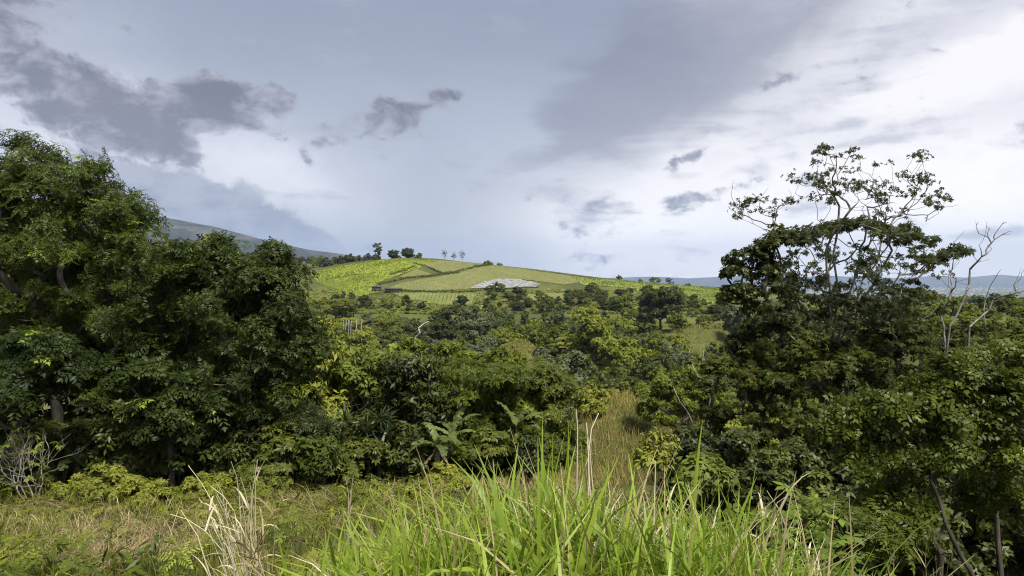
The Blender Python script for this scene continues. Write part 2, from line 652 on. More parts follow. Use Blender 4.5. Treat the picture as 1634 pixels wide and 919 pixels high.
def t_strap(k, L, W, seed=0, seg=3):
    """rosette of long sword leaves that bend over"""
    r = random.Random(seed)
    Vs, Fs = [], []
    n = 0
    for i in range(k):
        a = r.uniform(0, 6.283)
        tilt = r.uniform(.15, 1.5)
        l = L * r.uniform(.7, 1.1)
        h = np.array((math.cos(a), math.sin(a), 0))
        b = np.array((-math.sin(a), math.cos(a), 0))
        p = np.zeros(3)
        for s in range(seg + 1):
            f = s / seg
            w = W * (.55 + .9 * f * (1 - f) * 2) * (1 - f ** 3)
            Vs += [p + b * w / 2, p - b * w / 2]
            th = tilt + f * r.uniform(.5, 1.1)
            p = p + (h * math.sin(th) + np.array((0, 0, 1)) * math.cos(th)) * l / seg
            if s < seg:
                Fs.append((n, n + 1, n + 3, n + 2))
            n += 2
    return np.array(Vs), np.array(Fs)


def scatter(templates, C, N, S, rng, tint=None, axis=None):
    """copies of leaf templates at C, standing on N, scaled by S"""
    parts = []
    pick = rng.integers(0, len(templates), len(C))
    tint = rng.random(len(C)) if tint is None else tint
    rnd = rng.normal(size=C.shape) if axis is None else axis + rng.normal(size=C.shape) * .25
    A = unit(rnd - (rnd * N).sum(1, keepdims=True) * N)
    B = np.cross(N, A)
    for k, (tv, tf) in enumerate(templates):
        m = pick == k
        if not m.any():
            continue
        c, n, a, b, s = C[m], N[m], A[m], B[m], S[m]
        V = c[:, None] + s[:, None, None] * (tv[None, :, 0, None] * a[:, None] + tv[None, :, 1, None] * b[:, None] + tv[None, :, 2, None] * n[:, None])
        F = tf[None] + (np.arange(len(c)) * len(tv))[:, None, None]
        jit = rng.normal(0, .05, (len(c), len(tv) // 4 + 1)).repeat(4, 1)[:, :len(tv)]
        T = np.clip(tint[m][:, None] + jit, 0, 1)
        T = np.where(tint[m][:, None] > .9, tint[m][:, None], np.minimum(T, .89))
        parts.append((V.reshape(-1, 3), F.reshape(-1, 4), T.reshape(-1)))
    return join(parts)


# ------------------------------------------------------------------ skeleton: a trunk whose limbs run out to every clump
def grow(base, fork, ends, rng, r_tip=0.02, r_base=None, wob=0.12, sides=6, up=0.35, power=0.5):
    base, fork = np.asarray(base, float), np.asarray(fork, float)
    nodes, par = [], []
    n0 = 7
    L = np.linalg.norm(fork - base)
    for i in range(n0):
        f = i / (n0 - 1)
        w = rng.normal(0, wob * L * .12, 3) * (f > 0) * (1, 1, .2)
        nodes.append(base + (fork - base) * f + w)
        par.append(i - 1)
    depth = [i / (n0 - 1) * L for i in range(n0)]
    paths = [list(range(n0))]
    order = np.argsort(np.linalg.norm(ends - fork, axis=1))
    for e in order:
        a = ends[e]
        P = np.array(nodes)
        d = np.linalg.norm(P - a, axis=1)
        cost = d + 0.28 * np.array(depth) + np.maximum(0, P[:, 2] - a[2]) * 1.5
        cost[:3] += 3 + L * .3
        k = int(np.argmin(cost))
        p = P[k]
        ln = d[k]
        m = max(3, min(7, int(ln / .35) + 2))
        ctrl = (p + a) / 2 + np.array((0, 0, -up * ln * .4)) * (1 if a[2] > p[2] else -.6) + rng.normal(0, wob * ln, 3)
        path = [k]
        for s in range(1, m + 1):
            f = s / m
            q = (1 - f) ** 2 * p + 2 * f * (1 - f) * ctrl + f * f * a
            if s < m:
                q = q + rng.normal(0, wob * ln * .18, 3)
            nodes.append(q)
            par.append(path[-1])
            depth.append(depth[path[-1]] + ln / m)
            path.append(len(nodes) - 1)
        paths.append(path)
    cnt = np.zeros(len(nodes))
    for p in paths[1:]:
        cnt[p[-1]] += 1
    for i in range(len(nodes) - 1, 0, -1):
        cnt[par[i]] += cnt[i]
    rad = r_tip * np.maximum(cnt, 1) ** power
    if r_base:
        rad *= np.interp(rad, [r_tip, rad.max()], [1, r_base / rad.max()])
    P = np.array(nodes)
    parts = []
    for i, p in enumerate(paths):
        r = rad[p].copy()
        if i:
            r[0] = min(r[0], r[1] * 1.15)
            r[-1] *= .6
        else:
            r[0] *= 1.35
        V, F = tube(P[p], r, sides if r.max() > 2.2 * r_tip else max(4, sides - 2))
        parts.append((V, F, 0.0))
    V, F, _ = join(parts)
    return V, F


def clump_ends(lobes, per, rng, shell=0.55):
    """clump centres through the outer part of ellipsoid lobes: (x, y, z, rx, ry, rz)"""
    out = []
    for lb in lobes:
        c, r = np.array(lb[:3]), np.array(lb[3:6])
        n = int(lb[6]) if len(lb) > 6 else per
        d = unit(rng.normal(size=(n * 3, 3)))
        d = d[d[:, 2] > -0.75][:n]
        rr = 1 - shell * rng.random(len(d)) ** 1.6
        out.append(c + d * r * rr[:, None])
    return np.concatenate(out)


def clump_leaves(ends, templates, n, rad, size, rng, flat=0.6, up=0.8, young=0.0, centre=None, spread=.5, open_=0.0):
    """sprays on small oblate clumps round every branch end"""
    k = len(ends)
    idx = rng.integers(0, k, n)
    cs = rng.uniform(.65, 1.35, k) * rad
    ct = rng.random(k)
    d = unit(rng.normal(size=(n, 3)))
    d[:, 2] = np.where(d[:, 2] < -.3, -d[:, 2], d[:, 2])
    rr = rng.random(n) ** (.45)
    P = ends[idx] + d * (cs[idx] * rr)[:, None] * np.array((1, 1, flat))
    cen = ends.mean(0) if centre is None else centre
    out = unit(P - cen)
    N = unit(d * .55 + out * .35 + np.array((0, 0, up)) + rng.normal(size=(n, 3)) * spread * .6)
    S = size * rng.uniform(.7, 1.25, n)
    tint = np.clip(ct[idx] * .55 + rng.random(n) * .4, 0, .88)
    if young:
        yc = rng.random(k) < young * 3
        m = (yc[idx] & (rng.random(n) < .33) & (d[:, 2] > 0))
        tint[m] = .97
    return scatter(templates, P, N, S, rng, tint)


def build_tree(name, label, cat, loc, lobes, leaf, trunk_mat=None, seed=1, fork=None, per=14, n=800, rad=.6, size=1.0, templates=None,
               r_base=.16, r_tip=.018, flat=.6, up=.8, young=0.0, shell=.55, group=None, ends=None, spread=.5, wob=.12, rz=0.0, scale=1.0, base=(0, 0, -.25), sides=6):
    rng = np.random.default_rng(seed)
    root = thing(name, label, cat, loc, rz, group, scale)
    if ends is None:
        ends = clump_ends(lobes, per, rng, shell)
    if fork is None:
        c = ends.mean(0)
        fork = (c[0] * .5, c[1] * .5, ends[:, 2].min() * .45 + c[2] * .2)
    V, F = grow(base, fork, ends, rng, r_tip, r_base, wob, sides)
    obj('trunk', mesh_from('trunk', V, F, None, True), trunk_mat or M['bark'], root)
    V, F, T = clump_leaves(ends, templates, n, rad, size, rng, flat, up, young, spread=spread)
    obj('crown', mesh_from('crown', V, F, T), leaf, root)
    return root


L_DARK = leaf_mat('dark_leaves', (0.025, 0.036, 0.007), (0.119, 0.141, 0.020), (.20, .25, .03), .3, .45, .4)
L_MID = leaf_mat('mid_green_leaves', (0.046, 0.072, 0.008), (0.222, 0.258, 0.031), (.24, .30, .04), .33)
L_OLIVE = leaf_mat('olive_leaves', (0.066, 0.083, 0.013), (0.255, 0.280, 0.045), (.22, .24, .05), .3, .6, .25)
L_OLIVE2 = leaf_mat('soft_olive_leaves', (0.056, 0.081, 0.011), (0.220, 0.269, 0.035), None, .3, .6, .25)
L_YEL = leaf_mat('yellow_green_leaves', (0.077, 0.110, 0.018), (0.228, 0.270, 0.042), (.34, .36, .06), .38)
L_GREY = leaf_mat('grey_green_leaves', (0.051, 0.069, 0.033), (0.155, 0.188, 0.090), None, .28, .6, .25)
L_GLOSS = leaf_mat('glossy_leaves', (0.025, 0.037, 0.009), (0.115, 0.136, 0.029), (.20, .24, .04), .25, .45, .4)
L_FEATH = leaf_mat('feathery_leaves', (0.016, 0.030, 0.005), (0.067, 0.093, 0.012), (.21, .29, .035), .34, .5, .35, young_at=.92)
L_BROAD = leaf_mat('broad_leaves', (0.030, 0.048, 0.006), (0.113, 0.142, 0.016), (.30, .38, .05), .36, .45, .4)

# ------------------------------------------------------------------ valley trees: one of each kind, then individual copies
def proto_set():
    t5 = [t_rosette(5, .275, .15, .3, s) for s in (1, 2, 3)]
    t6 = [t_rosette(6, .24, .105, .4, s) for s in (4, 5)]
    P = {}
    # lobes are (x, y, z, rx, ry, rz, clumps)
    P['round'] = dict(lobes=[(0, 0, 5.4, 3.5, 3.3, 2.8, 40), (2.0, -.9, 4.2, 2.4, 2.3, 2.2, 18), (-2.1, .6, 4.0, 2.4, 2.3, 2.2, 18), (0, -1.6, 2.6, 3.0, 2.4, 1.8, 16)], n=6677, rad=.85, templates=t5, leaf=L_DARK)
    P['umbrella'] = dict(lobes=[(0, 0, 7.4, 4.2, 4.0, .8, 24), (2.6, .8, 6.5, 2.3, 2.3, .6, 10), (-2.5, -1, 6.3, 2.4, 2.3, .6, 10), (.3, -2.2, 5.7, 2.2, 2, .55, 8), (0, 0, 2.4, 3.2, 3.0, 2.0, 20)], n=5600, rad=.9, templates=t6, leaf=L_OLIVE, flat=.32, up=1.4)
    P['lobed'] = dict(lobes=[(-1.8, 0, 4.8, 2.0, 2, 1.7, 14), (1.4, -1.0, 5.0, 2.1, 2, 1.8, 14), (.2, 1.2, 6.3, 2.2, 2.1, 1.7, 14), (2.6, .9, 3.6, 1.7, 1.7, 1.5, 10), (-2.6, -1.4, 3.2, 1.6, 1.6, 1.4, 10), (.3, -1.6, 2.4, 2.6, 2.0, 1.7, 16)], n=6031, rad=.7, templates=t5, leaf=L_MID)
    P['shrub'] = dict(lobes=[(0, 0, 1.5, 1.8, 1.7, 1.3, 18), (1.3, -.5, .9, 1.2, 1.2, .9, 8), (-1.2, .3, .9, 1.2, 1.2, .8, 8)], n=2800, rad=.42, templates=t6, leaf=L_OLIVE, r_base=.08)
    P['bright'] = dict(lobes=[(0, 0, 4.0, 2.6, 2.5, 2.1, 26), (1.6, -1, 2.6, 1.7, 1.7, 1.6, 12), (-1.7, -.4, 2.6, 1.7, 1.7, 1.6, 12)], n=4523, rad=.62, templates=t5, leaf=L_YEL)
    P['tall'] = dict(lobes=[(0, 0, 8.6, 2.4, 2.3, 1.7, 16), (1.3, .4, 6.6, 2.2, 2.0, 1.6, 13), (-1.4, -.5, 5.4, 2.1, 2.0, 1.6, 13), (.3, -.6, 3.2, 2.2, 2, 1.9, 14)], n=4954, rad=.72, templates=t6, leaf=L_GREY)
    P['dome'] = dict(lobes=[(0, 0, 3.0, 3.8, 3.6, 2.6, 64)], n=6031, rad=.62, templates=t6, leaf=L_OLIVE2, shell=.32)
    P['clump'] = dict(lobes=[(-1.5, .2, 2.8, 1.6, 1.5, 2.0, 14), (1.2, -.3, 2.5, 1.6, 1.5, 1.9, 14), (0, 1, 3.8, 1.5, 1.5, 1.9, 12), (2.4, .6, 1.6, 1.2, 1.2, 1.2, 8)], n=4523, rad=.55, templates=t5, leaf=L_GLOSS)
    return P


PROTO = proto_set()
VAL_LABEL = {
    'round': ('dense dark green round tree @', 'dark round trees'),
    'umbrella': ('flat-topped olive umbrella tree @', 'umbrella trees'),
    'lobed': ('mid green tree of several bulging lobes @', 'lobed trees'),
    'shrub': ('low olive shrub @', 'low shrubs'),
    'bright': ('bright yellow-green bushy tree @', 'bright bushy trees'),
    'tall': ('tall narrow grey-green tree @', 'tall narrow trees'),
    'dome': ('broad olive dome-shaped tree @', 'dome trees'),
    'clump': ('glossy dark bushy tree @', 'thicket trees'),
}


def area_words(x, y):
    u = x / y
    if y > 285:
        return 'along the foot of the terraced fields' if u < .06 else 'below the grassy end of the hill'
    if y > 190:
        return 'in the wood under the yellow-green field' if u < -.08 else ('in the wood under the grey plastic plot' if u < .12 else 'on the far slope beside the grass clearings')
    if y > 110:
        return 'behind the leaning dead trunk' if u < -.08 else ('beside the pale cleared strip' if u < .1 else 'in the gully beyond the open spur')
    if u < -.08:
        return 'just beyond the banana plants'
    return 'just behind the dry grass spur' if u < .22 else 'just beyond the pale dead saplings'


NAMES = {'round': 'round_tree', 'umbrella': 'umbrella_tree', 'lobed': 'lobed_tree', 'shrub': 'shrub', 'bright': 'bushy_tree', 'tall': 'tall_tree', 'dome': 'dome_tree', 'clump': 'thicket_tree'}
SOURCE = {}


def plant(kind, x, y, s=1.0, rz=None, label=None, group=None, rng=random, sink=.15, sz=1.0, area=None):
    z = float(H(x, y)) - sink
    rz = rng.uniform(0, 6.28) if rz is None else rz
    lab, grp = VAL_LABEL[kind]
    w = area or area_words(x, y)
    lab, grp = lab.replace('@', w), grp + ' ' + w
    sc = (s, s, s * sz)
    if kind not in SOURCE:
        p = PROTO[kind]
        SOURCE[kind] = build_tree(NAMES[kind], label or lab, 'shrub' if kind == 'shrub' else 'tree', (x, y, z), p['lobes'], p['leaf'], seed=len(SOURCE) + 11, n=p['n'], rad=p['rad'], templates=p['templates'],
                                  flat=p.get('flat', .85), up=p.get('up', .5), spread=.9, shell=p.get('shell', .55), r_base=p.get('r_base', .2), r_tip=.03, group=group or grp, rz=rz, scale=sc, sides=5)
        return SOURCE[kind]
    return copy_thing(SOURCE[kind], (x, y, z), rz, sc, label or lab, group or grp)
# ------------------------------------------------------------------ valley woodland
def woodland():
    rng = random.Random(7)
    spots = []
    Y = 58.0
    while Y < 345:
        gap = 5.4 + Y * .019
        u = -.34
        while u < .50:
            x = u * Y + rng.uniform(-1, 1) * gap * .35
            y = Y + rng.uniform(-1, 1) * gap * .4
            spots.append((x, y))
            u += gap / Y * (1.0 if Y > 100 else .95)
        Y += gap * (1.05 + Y * .0012)
    n = 0
    for x, y in spots:
        u = x / y
        px = 817 + FOC * u
        patch = float(wav(x, y, 26, 6))
        r = rng.random()
        # a cleared strip and a few grassy openings stay low
        opening = (abs(x - (4 + .06 * (y - 120))) < 4 and 90 < y < 200) or (abs(px - 1085) < 45 and 175 < y < 260 and r < .7) or (wav(x, y, 21, 9) > .72 and y > 95)
        if any(abs(x - a) < b and c0 < y < c1 for a, b, c0, c1 in ((3.2, 6, 168, 196), (26, 5, 146, 168), (64, 9, 222, 250))):
            if r < .6:
                plant('shrub', x, y, rng.uniform(.6, 1.2), rng=rng)
            continue
        if y > 325 and px > 600 and px < 780:
            continue
        if opening:
            if r < .45:
                plant('shrub', x, y, rng.uniform(.5, .9), rng=rng)
            continue
        if y > 285:
            kind = rng.choice(['shrub', 'dome', 'clump', 'lobed'])
            s = rng.uniform(.5, .75) if kind != 'shrub' else rng.uniform(1, 1.5)
        elif patch > .3:
            kind = rng.choice(['round', 'round', 'lobed', 'bright', 'dome', 'bright'])
            s = rng.uniform(.8, 1.12)
        elif patch < -.35:
            kind = rng.choice(['umbrella', 'dome', 'lobed', 'round', 'bright'])
            s = rng.uniform(.8, 1.1)
        else:
            kind = rng.choice(['lobed', 'dome', 'round', 'clump', 'tall', 'bright', 'round', 'lobed'])
            s = rng.uniform(.75, 1.08)
        if px < 640 and 120 < y < 260 and r < .5:
            kind, s = 'umbrella', rng.uniform(.9, 1.2)
        s *= 1 + (.15 + .5 * rng.random()) * smooth(80, 160, y)
        if rng.random() < .18:
            s *= rng.choice([.6, .7, 1.3, 1.45])
        if y > 270:
            s = min(s, 1.05)
        plant(kind, x, y, s, rng=rng, sz=rng.uniform(.75, 1.25))
        n += 1
    print('valley trees', n)


woodland()
# ------------------------------------------------------------------ fields on the hill
def field_mat(name, c1, c2, c3, scale):
    c1, c2, c3 = kk(c1), kk(c2), kk(c3)
    m, q = new_mat(name)
    t = m.node_tree
    geo = q.node('ShaderNodeNewGeometry')
    n = q.noise(geo.outputs['Position'], scale, 6, .65)
    n2 = q.noise(geo.outputs['Position'], scale * .15, 4, .6)
    col = q.mix(q.step(n, .36, .64), c1 + (1,), c2 + (1,))
    col = q.mix(q.step(n2, .45, .62) * .8, col, c3 + (1,))
    pb = q.node('ShaderNodeBsdfPrincipled')
    t.links.new(col.s, pb.inputs['Base Color'])
    pb.inputs['Roughness'].default_value = .95
    pb.inputs['Specular IOR Level'].default_value = .1
    out = q.node('ShaderNodeOutputMaterial')
    t.links.new(pb.outputs[0], out.inputs[0])
    return m


M['field_bright'] = field_mat('bright_grass_field', (.11, .145, .02), (.185, .215, .03), (.085, .115, .018), .22)
M['field_crop'] = field_mat('crop_soil', (.105, .112, .042), (.155, .152, .064), (.115, .135, .04), .35)
M['field_low'] = field_mat('row_crop_soil', (.12, .125, .045), (.165, .168, .065), (.10, .13, .032), .35)
M['field_end'] = field_mat('rough_pasture', (.11, .15, .03), (.18, .215, .05), (.08, .12, .025), .2)
L_CROP = leaf_mat('crop_leaves', (.06, .095, .02), (.15, .19, .045), None, .3, .7, .15)
L_HEDGE = leaf_mat('hedge_leaves', (.03, .05, .012), (.085, .115, .028), None, .3, .6, .2)
L_TUFT = leaf_mat('field_grass', (.10, .135, .015), (.215, .24, .032), None, .35, .6, .2)


def inside(poly, x, y):
    poly = np.asarray(poly)
    r = np.zeros(x.shape, bool)
    j = len(poly) - 1
    for i in range(len(poly)):
        xi, yi, xj, yj = *poly[i], *poly[j]
        c = ((yi > y) != (yj > y)) & (x < (xj - xi) * (y - yi) / (yj - yi + 1e-12) + xi)
        r ^= c
        j = i
    return r


def hill_poly(pts):
    return np.array([on_ground(px, py, 338, 500, .5)[:2] for px, py in pts])


def sheet(name, pts, mat, cell=1.0, lift=.25, label=None):
    P = hill_poly(pts)
    lo, hi = P.min(0), P.max(0)
    nx, ny = int((hi[0] - lo[0]) / cell) + 2, int((hi[1] - lo[1]) / cell) + 2
    gx, gy = np.meshgrid(lo[0] + np.arange(nx) * cell, lo[1] + np.arange(ny) * cell)
    V = np.stack((gx, gy, H(gx, gy) + lift), -1).reshape(-1, 3)
    cx, cy_ = gx[:-1, :-1] + cell / 2, gy[:-1, :-1] + cell / 2
    m = inside(P, cx, cy_)
    idx = np.arange(nx * ny).reshape(ny, nx)
    F = np.stack((idx[:-1, :-1][m], idx[:-1, 1:][m], idx[1:, 1:][m], idx[1:, :-1][m]), -1)
    used, inv = np.unique(F, return_inverse=True)
    o = obj(name, mesh_from(name, V[used], inv.reshape(-1, 4), None, True), mat)
    tag(o, kind='structure')
    return P


def tufts(name, P, step, row, size, mat, tmpl, label, seed, ang=None, jitter=.15, lift=.2, drop=0.1, cat='crop'):
    """plants standing in rows inside a polygon"""
    rng = np.random.default_rng(seed)
    ang = math.pi / 2 if ang is None else ang
    c = P.mean(0)
    rr = np.linalg.norm(P - c, axis=1).max()
    a, b = np.meshgrid(np.arange(-rr, rr, step), np.arange(-rr, rr, row))
    a = a + rng.normal(0, jitter, a.shape)
    b = b + rng.normal(0, jitter, b.shape)
    x = c[0] + a * math.cos(ang) - b * math.sin(ang)
    y = c[1] + a * math.sin(ang) + b * math.cos(ang)
    m = inside(P, x, y) & (rng.random(x.shape) > drop + .35 * (wav(x, y, 8, seed) > .5))
    x, y = x[m], y[m]
    C = np.stack((x, y, H(x, y) + lift), -1)
    N = unit(np.array((0, 0, 1.0)) + rng.normal(0, .15, C.shape))
    C[:, 2] += 0
    V, F, T = scatter(tmpl, C, N, size * (.8 + .35 * wav(x, y, 6, seed + 1)) * rng.uniform(.6, 1.3, len(C)), rng)
    return tag(obj(name, mesh_from(name, V, F, T), mat), label, cat, kind='stuff')



tc_ = [t_rosette(4, .55, .3, -.7, s) for s in (31, 32)]
tg_ = [t_rosette(3, .9, .35, -1.2, s) for s in (33, 34)]
P1 = sheet('field', [(496, 438), (520, 430), (560, 422), (600, 416), (700, 415.5), (668, 428), (640, 438), (600, 452), (604, 466), (570, 474), (540, 468), (505, 452)], M['field_bright'])
tufts('tall_pasture', P1, 1.1, 1.1, 1.0, L_TUFT, tg_, 'bright yellow-green grass covering the steep hill field', 41, jitter=1.2, cat='grass')
P2 = sheet('field', [(700, 416), (775, 421), (760, 428), (720, 438), (690, 431), (672, 426)], M['field_crop'])
tufts('crop_rows', P2, .9, 1.7, .6, L_CROP, tc_, 'thin crop rows on the plot under the hilltop', 42, ang=1.9)
P3 = sheet('field', [(636, 443), (664, 430), (690, 438), (672, 442)], M['field_crop'])
tufts('crop_rows', P3, .9, 1.7, .6, L_CROP, tc_, 'thin crop rows on the small triangular plot', 43, ang=1.3)
P4 = sheet('field', [(612, 463), (640, 452), (700, 442), (730, 437), (790, 424), (850, 431), (905, 438), (965, 447), (900, 455), (850, 448), (805, 444), (745, 462), (690, 465)], M['field_crop'])
tufts('crop_rows', P4, 1.0, 1.8, .65, L_CROP, tc_, 'sparse pale crop rows across the wide middle plot', 44, ang=1.75)
P5 = sheet('field', [(625, 468), (690, 468), (760, 469), (752, 487), (700, 487), (650, 478)], M['field_low'])
tufts('crop_rows', P5, .7, 2.1, .8, L_CROP, tc_, 'upright crop rows on the lowest plot', 45, ang=1.62, jitter=.08)
P6 = sheet('field', [(905, 440), (965, 446), (1090, 456), (1158, 461), (1165, 486), (1110, 484), (1086, 478), (1080, 466), (990, 459), (930, 455)], M['field_end'])
tufts('pasture_grass', P6, 1.2, 1.2, .9, L_TUFT, tg_, 'yellow-green rough grass at the low end of the hill', 46, jitter=1.2, cat='grass')
P7 = sheet('field', [(845, 470), (905, 468), (900, 480), (850, 480)], M['field_low'])
tufts('crop_rows', P7, .9, 1.8, .7, L_CROP, tc_, 'crop rows on the small plot below the grey plastic', 47, ang=.3)


def hedge(pts, label, h=1.5, w=1.6, seed=0, leaf=None):
    """a hedge along a polyline on the hill"""
    rng = np.random.default_rng(seed)
    G = np.array([on_ground(px, py, 338, 500, .4) for px, py in pts])
    seg = np.linalg.norm(np.diff(G[:, :2], axis=0), axis=1)
    s = np.concatenate(([0], np.cumsum(seg)))
    n = int(s[-1] * 14)
    f = rng.random(n) * s[-1]
    x, y = np.interp(f, s, G[:, 0]), np.interp(f, s, G[:, 1])
    hh = h * (.75 + .35 * wav(f, f * .3, 2.6, seed))
    a = rng.random(n) * 6.283
    r = np.sqrt(rng.random(n))
    ox, oz = np.cos(a) * r * w / 2, np.abs(np.sin(a)) * r * hh
    d = unit(np.array((G[-1, 0] - G[0, 0], G[-1, 1] - G[0, 1])))
    C = np.stack((x - d[1] * ox, y + d[0] * ox, H(x, y) + oz + .1), -1)
    N = unit(np.stack((np.cos(a) * -d[1], np.cos(a) * d[0], np.abs(np.sin(a)) + .5), -1) + rng.normal(0, .3, C.shape))
    V, F, T = scatter([t_rosette(4, .42, .25, .3, k) for k in (51, 52)], C, N, rng.uniform(.7, 1.3, n), rng)
    o = thing('hedge', label, 'hedge', (0, 0, 0), group='hedges between the plots')
    obj('foliage', mesh_from('foliage', V, F, T), leaf or L_HEDGE, o)


hedge([(602, 455), (650, 444.5), (690, 440.5), (735, 435)], 'long hedge under the small triangular plot', 2.0, 2.2, 1)
hedge([(622, 440), (645, 433), (662, 425)], 'short hedge climbing the side of the triangular plot', 1.5, 1.6, 2)
hedge([(660, 420), (685, 428), (705, 437)], 'hedge running down from the hill crest to the triangular plot', 1.6, 1.8, 3)
hedge([(715, 438), (745, 430), (775, 424), (787, 421.5)], 'hedge climbing to the dark bushes on the crest', 2.0, 2.4, 4)
hedge([(640, 465), (700, 466), (760, 466)], 'hedge along the top of the lowest plot', 1.6, 1.8, 5)
hedge([(745, 465), (800, 462), (860, 459)], 'hedge under the grey plastic plot', 1.2, 1.6, 6)
hedge([(520, 447), (560, 440), (600, 436)], 'faint grassy hedge across the yellow-green field', .9, 1.2, 7, L_TUFT)
hedge([(840, 431), (880, 436), (950, 445)], 'low grey scrub hedge along the falling crest', .9, 1.5, 8)

# grey plastic sheeting, laid in strips
M['plastic'] = rough_mat('grey_plastic_sheet', (.13, .138, .142), (.245, .257, .262), .5, .6, .3, c3=(.18, .185, .178), spec=.3)


def plastic_plot():
    P = [(746, 461), (772, 451), (795, 446), (822, 445), (845, 449), (862, 455), (856, 459), (800, 461)]
    G = hill_poly(P)
    c = G.mean(0)
    root = thing('plastic_sheeting', 'grey-white plastic sheeting laid over a plot on the hill', 'plastic sheet', (c[0], c[1], float(H(*c))))
    rng = np.random.default_rng(3)
    y0, y1 = G[:, 1].min(), G[:, 1].max()
    y = y0 + .4
    while y < y1:
        xs = np.linspace(G[:, 0].min(), G[:, 0].max(), 240)
        m = inside(G, xs, np.full_like(xs, y))
        if m.sum() > 6:
            xa, xb = xs[m][0], xs[m][-1]
            cuts = [xa]
            while cuts[-1] < xb - 4:
                cuts.append(min(xb, cuts[-1] + rng.uniform(9, 20)))
            for a, b in zip(cuts[:-1], cuts[1:]):
                xx = np.linspace(a + .15, b - .15, max(4, int((b - a) / .8)))
                w = 1.3
                prof = np.linspace(-1, 1, 6)
                yy = y + prof[:, None] * w + .25 * np.sin(xx * .21 + y)[None]
                X = np.broadcast_to(xx[None], yy.shape)
                zz = H(X, yy) + .4 + .3 * (1 - prof[:, None] ** 2) + rng.normal(0, .05, yy.shape) + .1 * np.sin(xx * 1.3 + y)[None]
                V = np.stack((X, yy, zz), -1).reshape(-1, 3) - np.array((c[0], c[1], float(H(*c))))
                k = len(xx)
                i = np.arange(5)[:, None] * k
                j = np.arange(k - 1)[None]
                F = np.stack((i + j, i + j + 1, i + k + j + 1, i + k + j), -1).reshape(-1, 4)
                obj('strip', mesh_from('strip', V, F, None, True), M['plastic'], root)
        y += 2.55


plastic_plot()


# farm sheds at the edge of the lowest plot
def shed(px, py, w, d, h, label, wall, roof, rz=0.0):
    g = on_ground(px, py, 335, 500)
    o = thing('farm_shed', label, 'shed', (g[0], g[1], g[2] - .1), rz)

    def box(name, x0, x1, y0, y1, z0, z1, mat, zz=None):
        V = np.array([(x, y, z) for z in (z0, z1) for y in (y0, y1) for x in (x0, x1)], float)
        if zz is not None:
            V[4:, 2] = zz
        F = np.array([(0, 2, 3, 1), (4, 5, 7, 6), (0, 1, 5, 4), (2, 6, 7, 3), (0, 4, 6, 2), (1, 3, 7, 5)])
        obj(name, mesh_from(name, V, F), mat, o)
    box('wall', -w / 2, w / 2, -d / 2, d / 2, 0, h, wall)
    box('door', -w * .2, w * .02, -d / 2 - .06, -d / 2 - .01, .1, h * .8, M['bark'])
    box('window', w * .2, w * .36, -d / 2 - .05, -d / 2 - .01, h * .4, h * .75, M['bark'])
    box('roof', -w / 2 - .4, w / 2 + .4, -d / 2 - .5, d / 2 + .4, h, h, roof)
    me = o.children[-1].data
    co = np.array([(x, y, h + .02 + t + (.5 if y > 0 else 0)) for t in (0, .12) for y in (-d / 2 - .5, d / 2 + .4) for x in (-w / 2 - .4, w / 2 + .4)], np.float32)
    me.vertices.foreach_set('co', co.ravel())
    me.update()


M['shed_wall'] = rough_mat('weathered_boards', (.10, .085, .07), (.19, .17, .15), 2, .9)
M['shed_roof'] = rough_mat('rusty_sheet_roof', (.15, .12, .105), (.27, .24, .22), 1.5, .7)
M['tarp'] = rough_mat('white_sheet_roof', (.48, .49, .5), (.6, .61, .62), 1, .6)
shed(601, 464, 4.5, 3.5, 2.2, 'small pale-roofed shed at the edge of the yellow-green field', M['shed_wall'], M['tarp'])
shed(628, 466, 9, 4, 1.7, 'long low brown shed above the lowest plot', M['shed_wall'], M['shed_roof'])


# trees on the crest and around the fields
def crest_tree(kind, px, py, Y, s, label, sz=1.0, group='trees on the hill crest'):
    x = ray(px, py)[0] * Y
    rr = random.Random(int(px * 7))
    return plant(kind, x, Y, s, rr.uniform(0, 6.28), label, group, rr, sink=2.2 if kind in ('round', 'tall') else .4, sz=sz)


crest_tree('tall', 602, 410, 486, 1.45, 'tall dark tree alone on the hill crest', 1.0)
crest_tree('clump', 586, 412, 490, 1.2, 'low dark bush beside the tall crest tree')
crest_tree('round', 628, 412, 492, 1.35, 'broad dark tree beside the lone crest tree', .85)
crest_tree('round', 651, 412, 494, 1.45, 'broad dark tree in the middle of the crest clump', .9)
crest_tree('clump', 668, 412, 490, 1.3, 'low dark bush at the end of the crest clump', .7)
for px, s in ((545, 1.5), (558, 1.6), (571, 1.3), (532, 1.5), (518, 1.6)):
    crest_tree('clump', px, 416, 505, s, 'dark bushy tree behind the yellow-green field', group='bushy trees behind the yellow-green field')
crest_tree('shrub', 778, 421, 476, 1.5, 'dark rounded bush at the top of the climbing hedge', .8)
crest_tree('shrub', 797, 424, 482, 1.1, 'small dark bush alone on the bare crest', .8)
crest_tree('shrub', 988, 446, 480, 1.1, 'small bush alone on the falling crest', 1.2)
crest_tree('shrub', 1022, 449, 480, .8, 'smallest bush on the falling crest', 1.2)
crest_tree('dome', 1045, 451, 480, 1.1, 'dark dome-shaped tree on the falling crest', .75)
crest_tree('tall', 1068, 452, 470, .9, 'slender tree beside the dome-shaped crest tree', .8)
crest_tree('shrub', 1098, 456, 478, 1.1, 'low spreading bush near the end of the crest', .8)


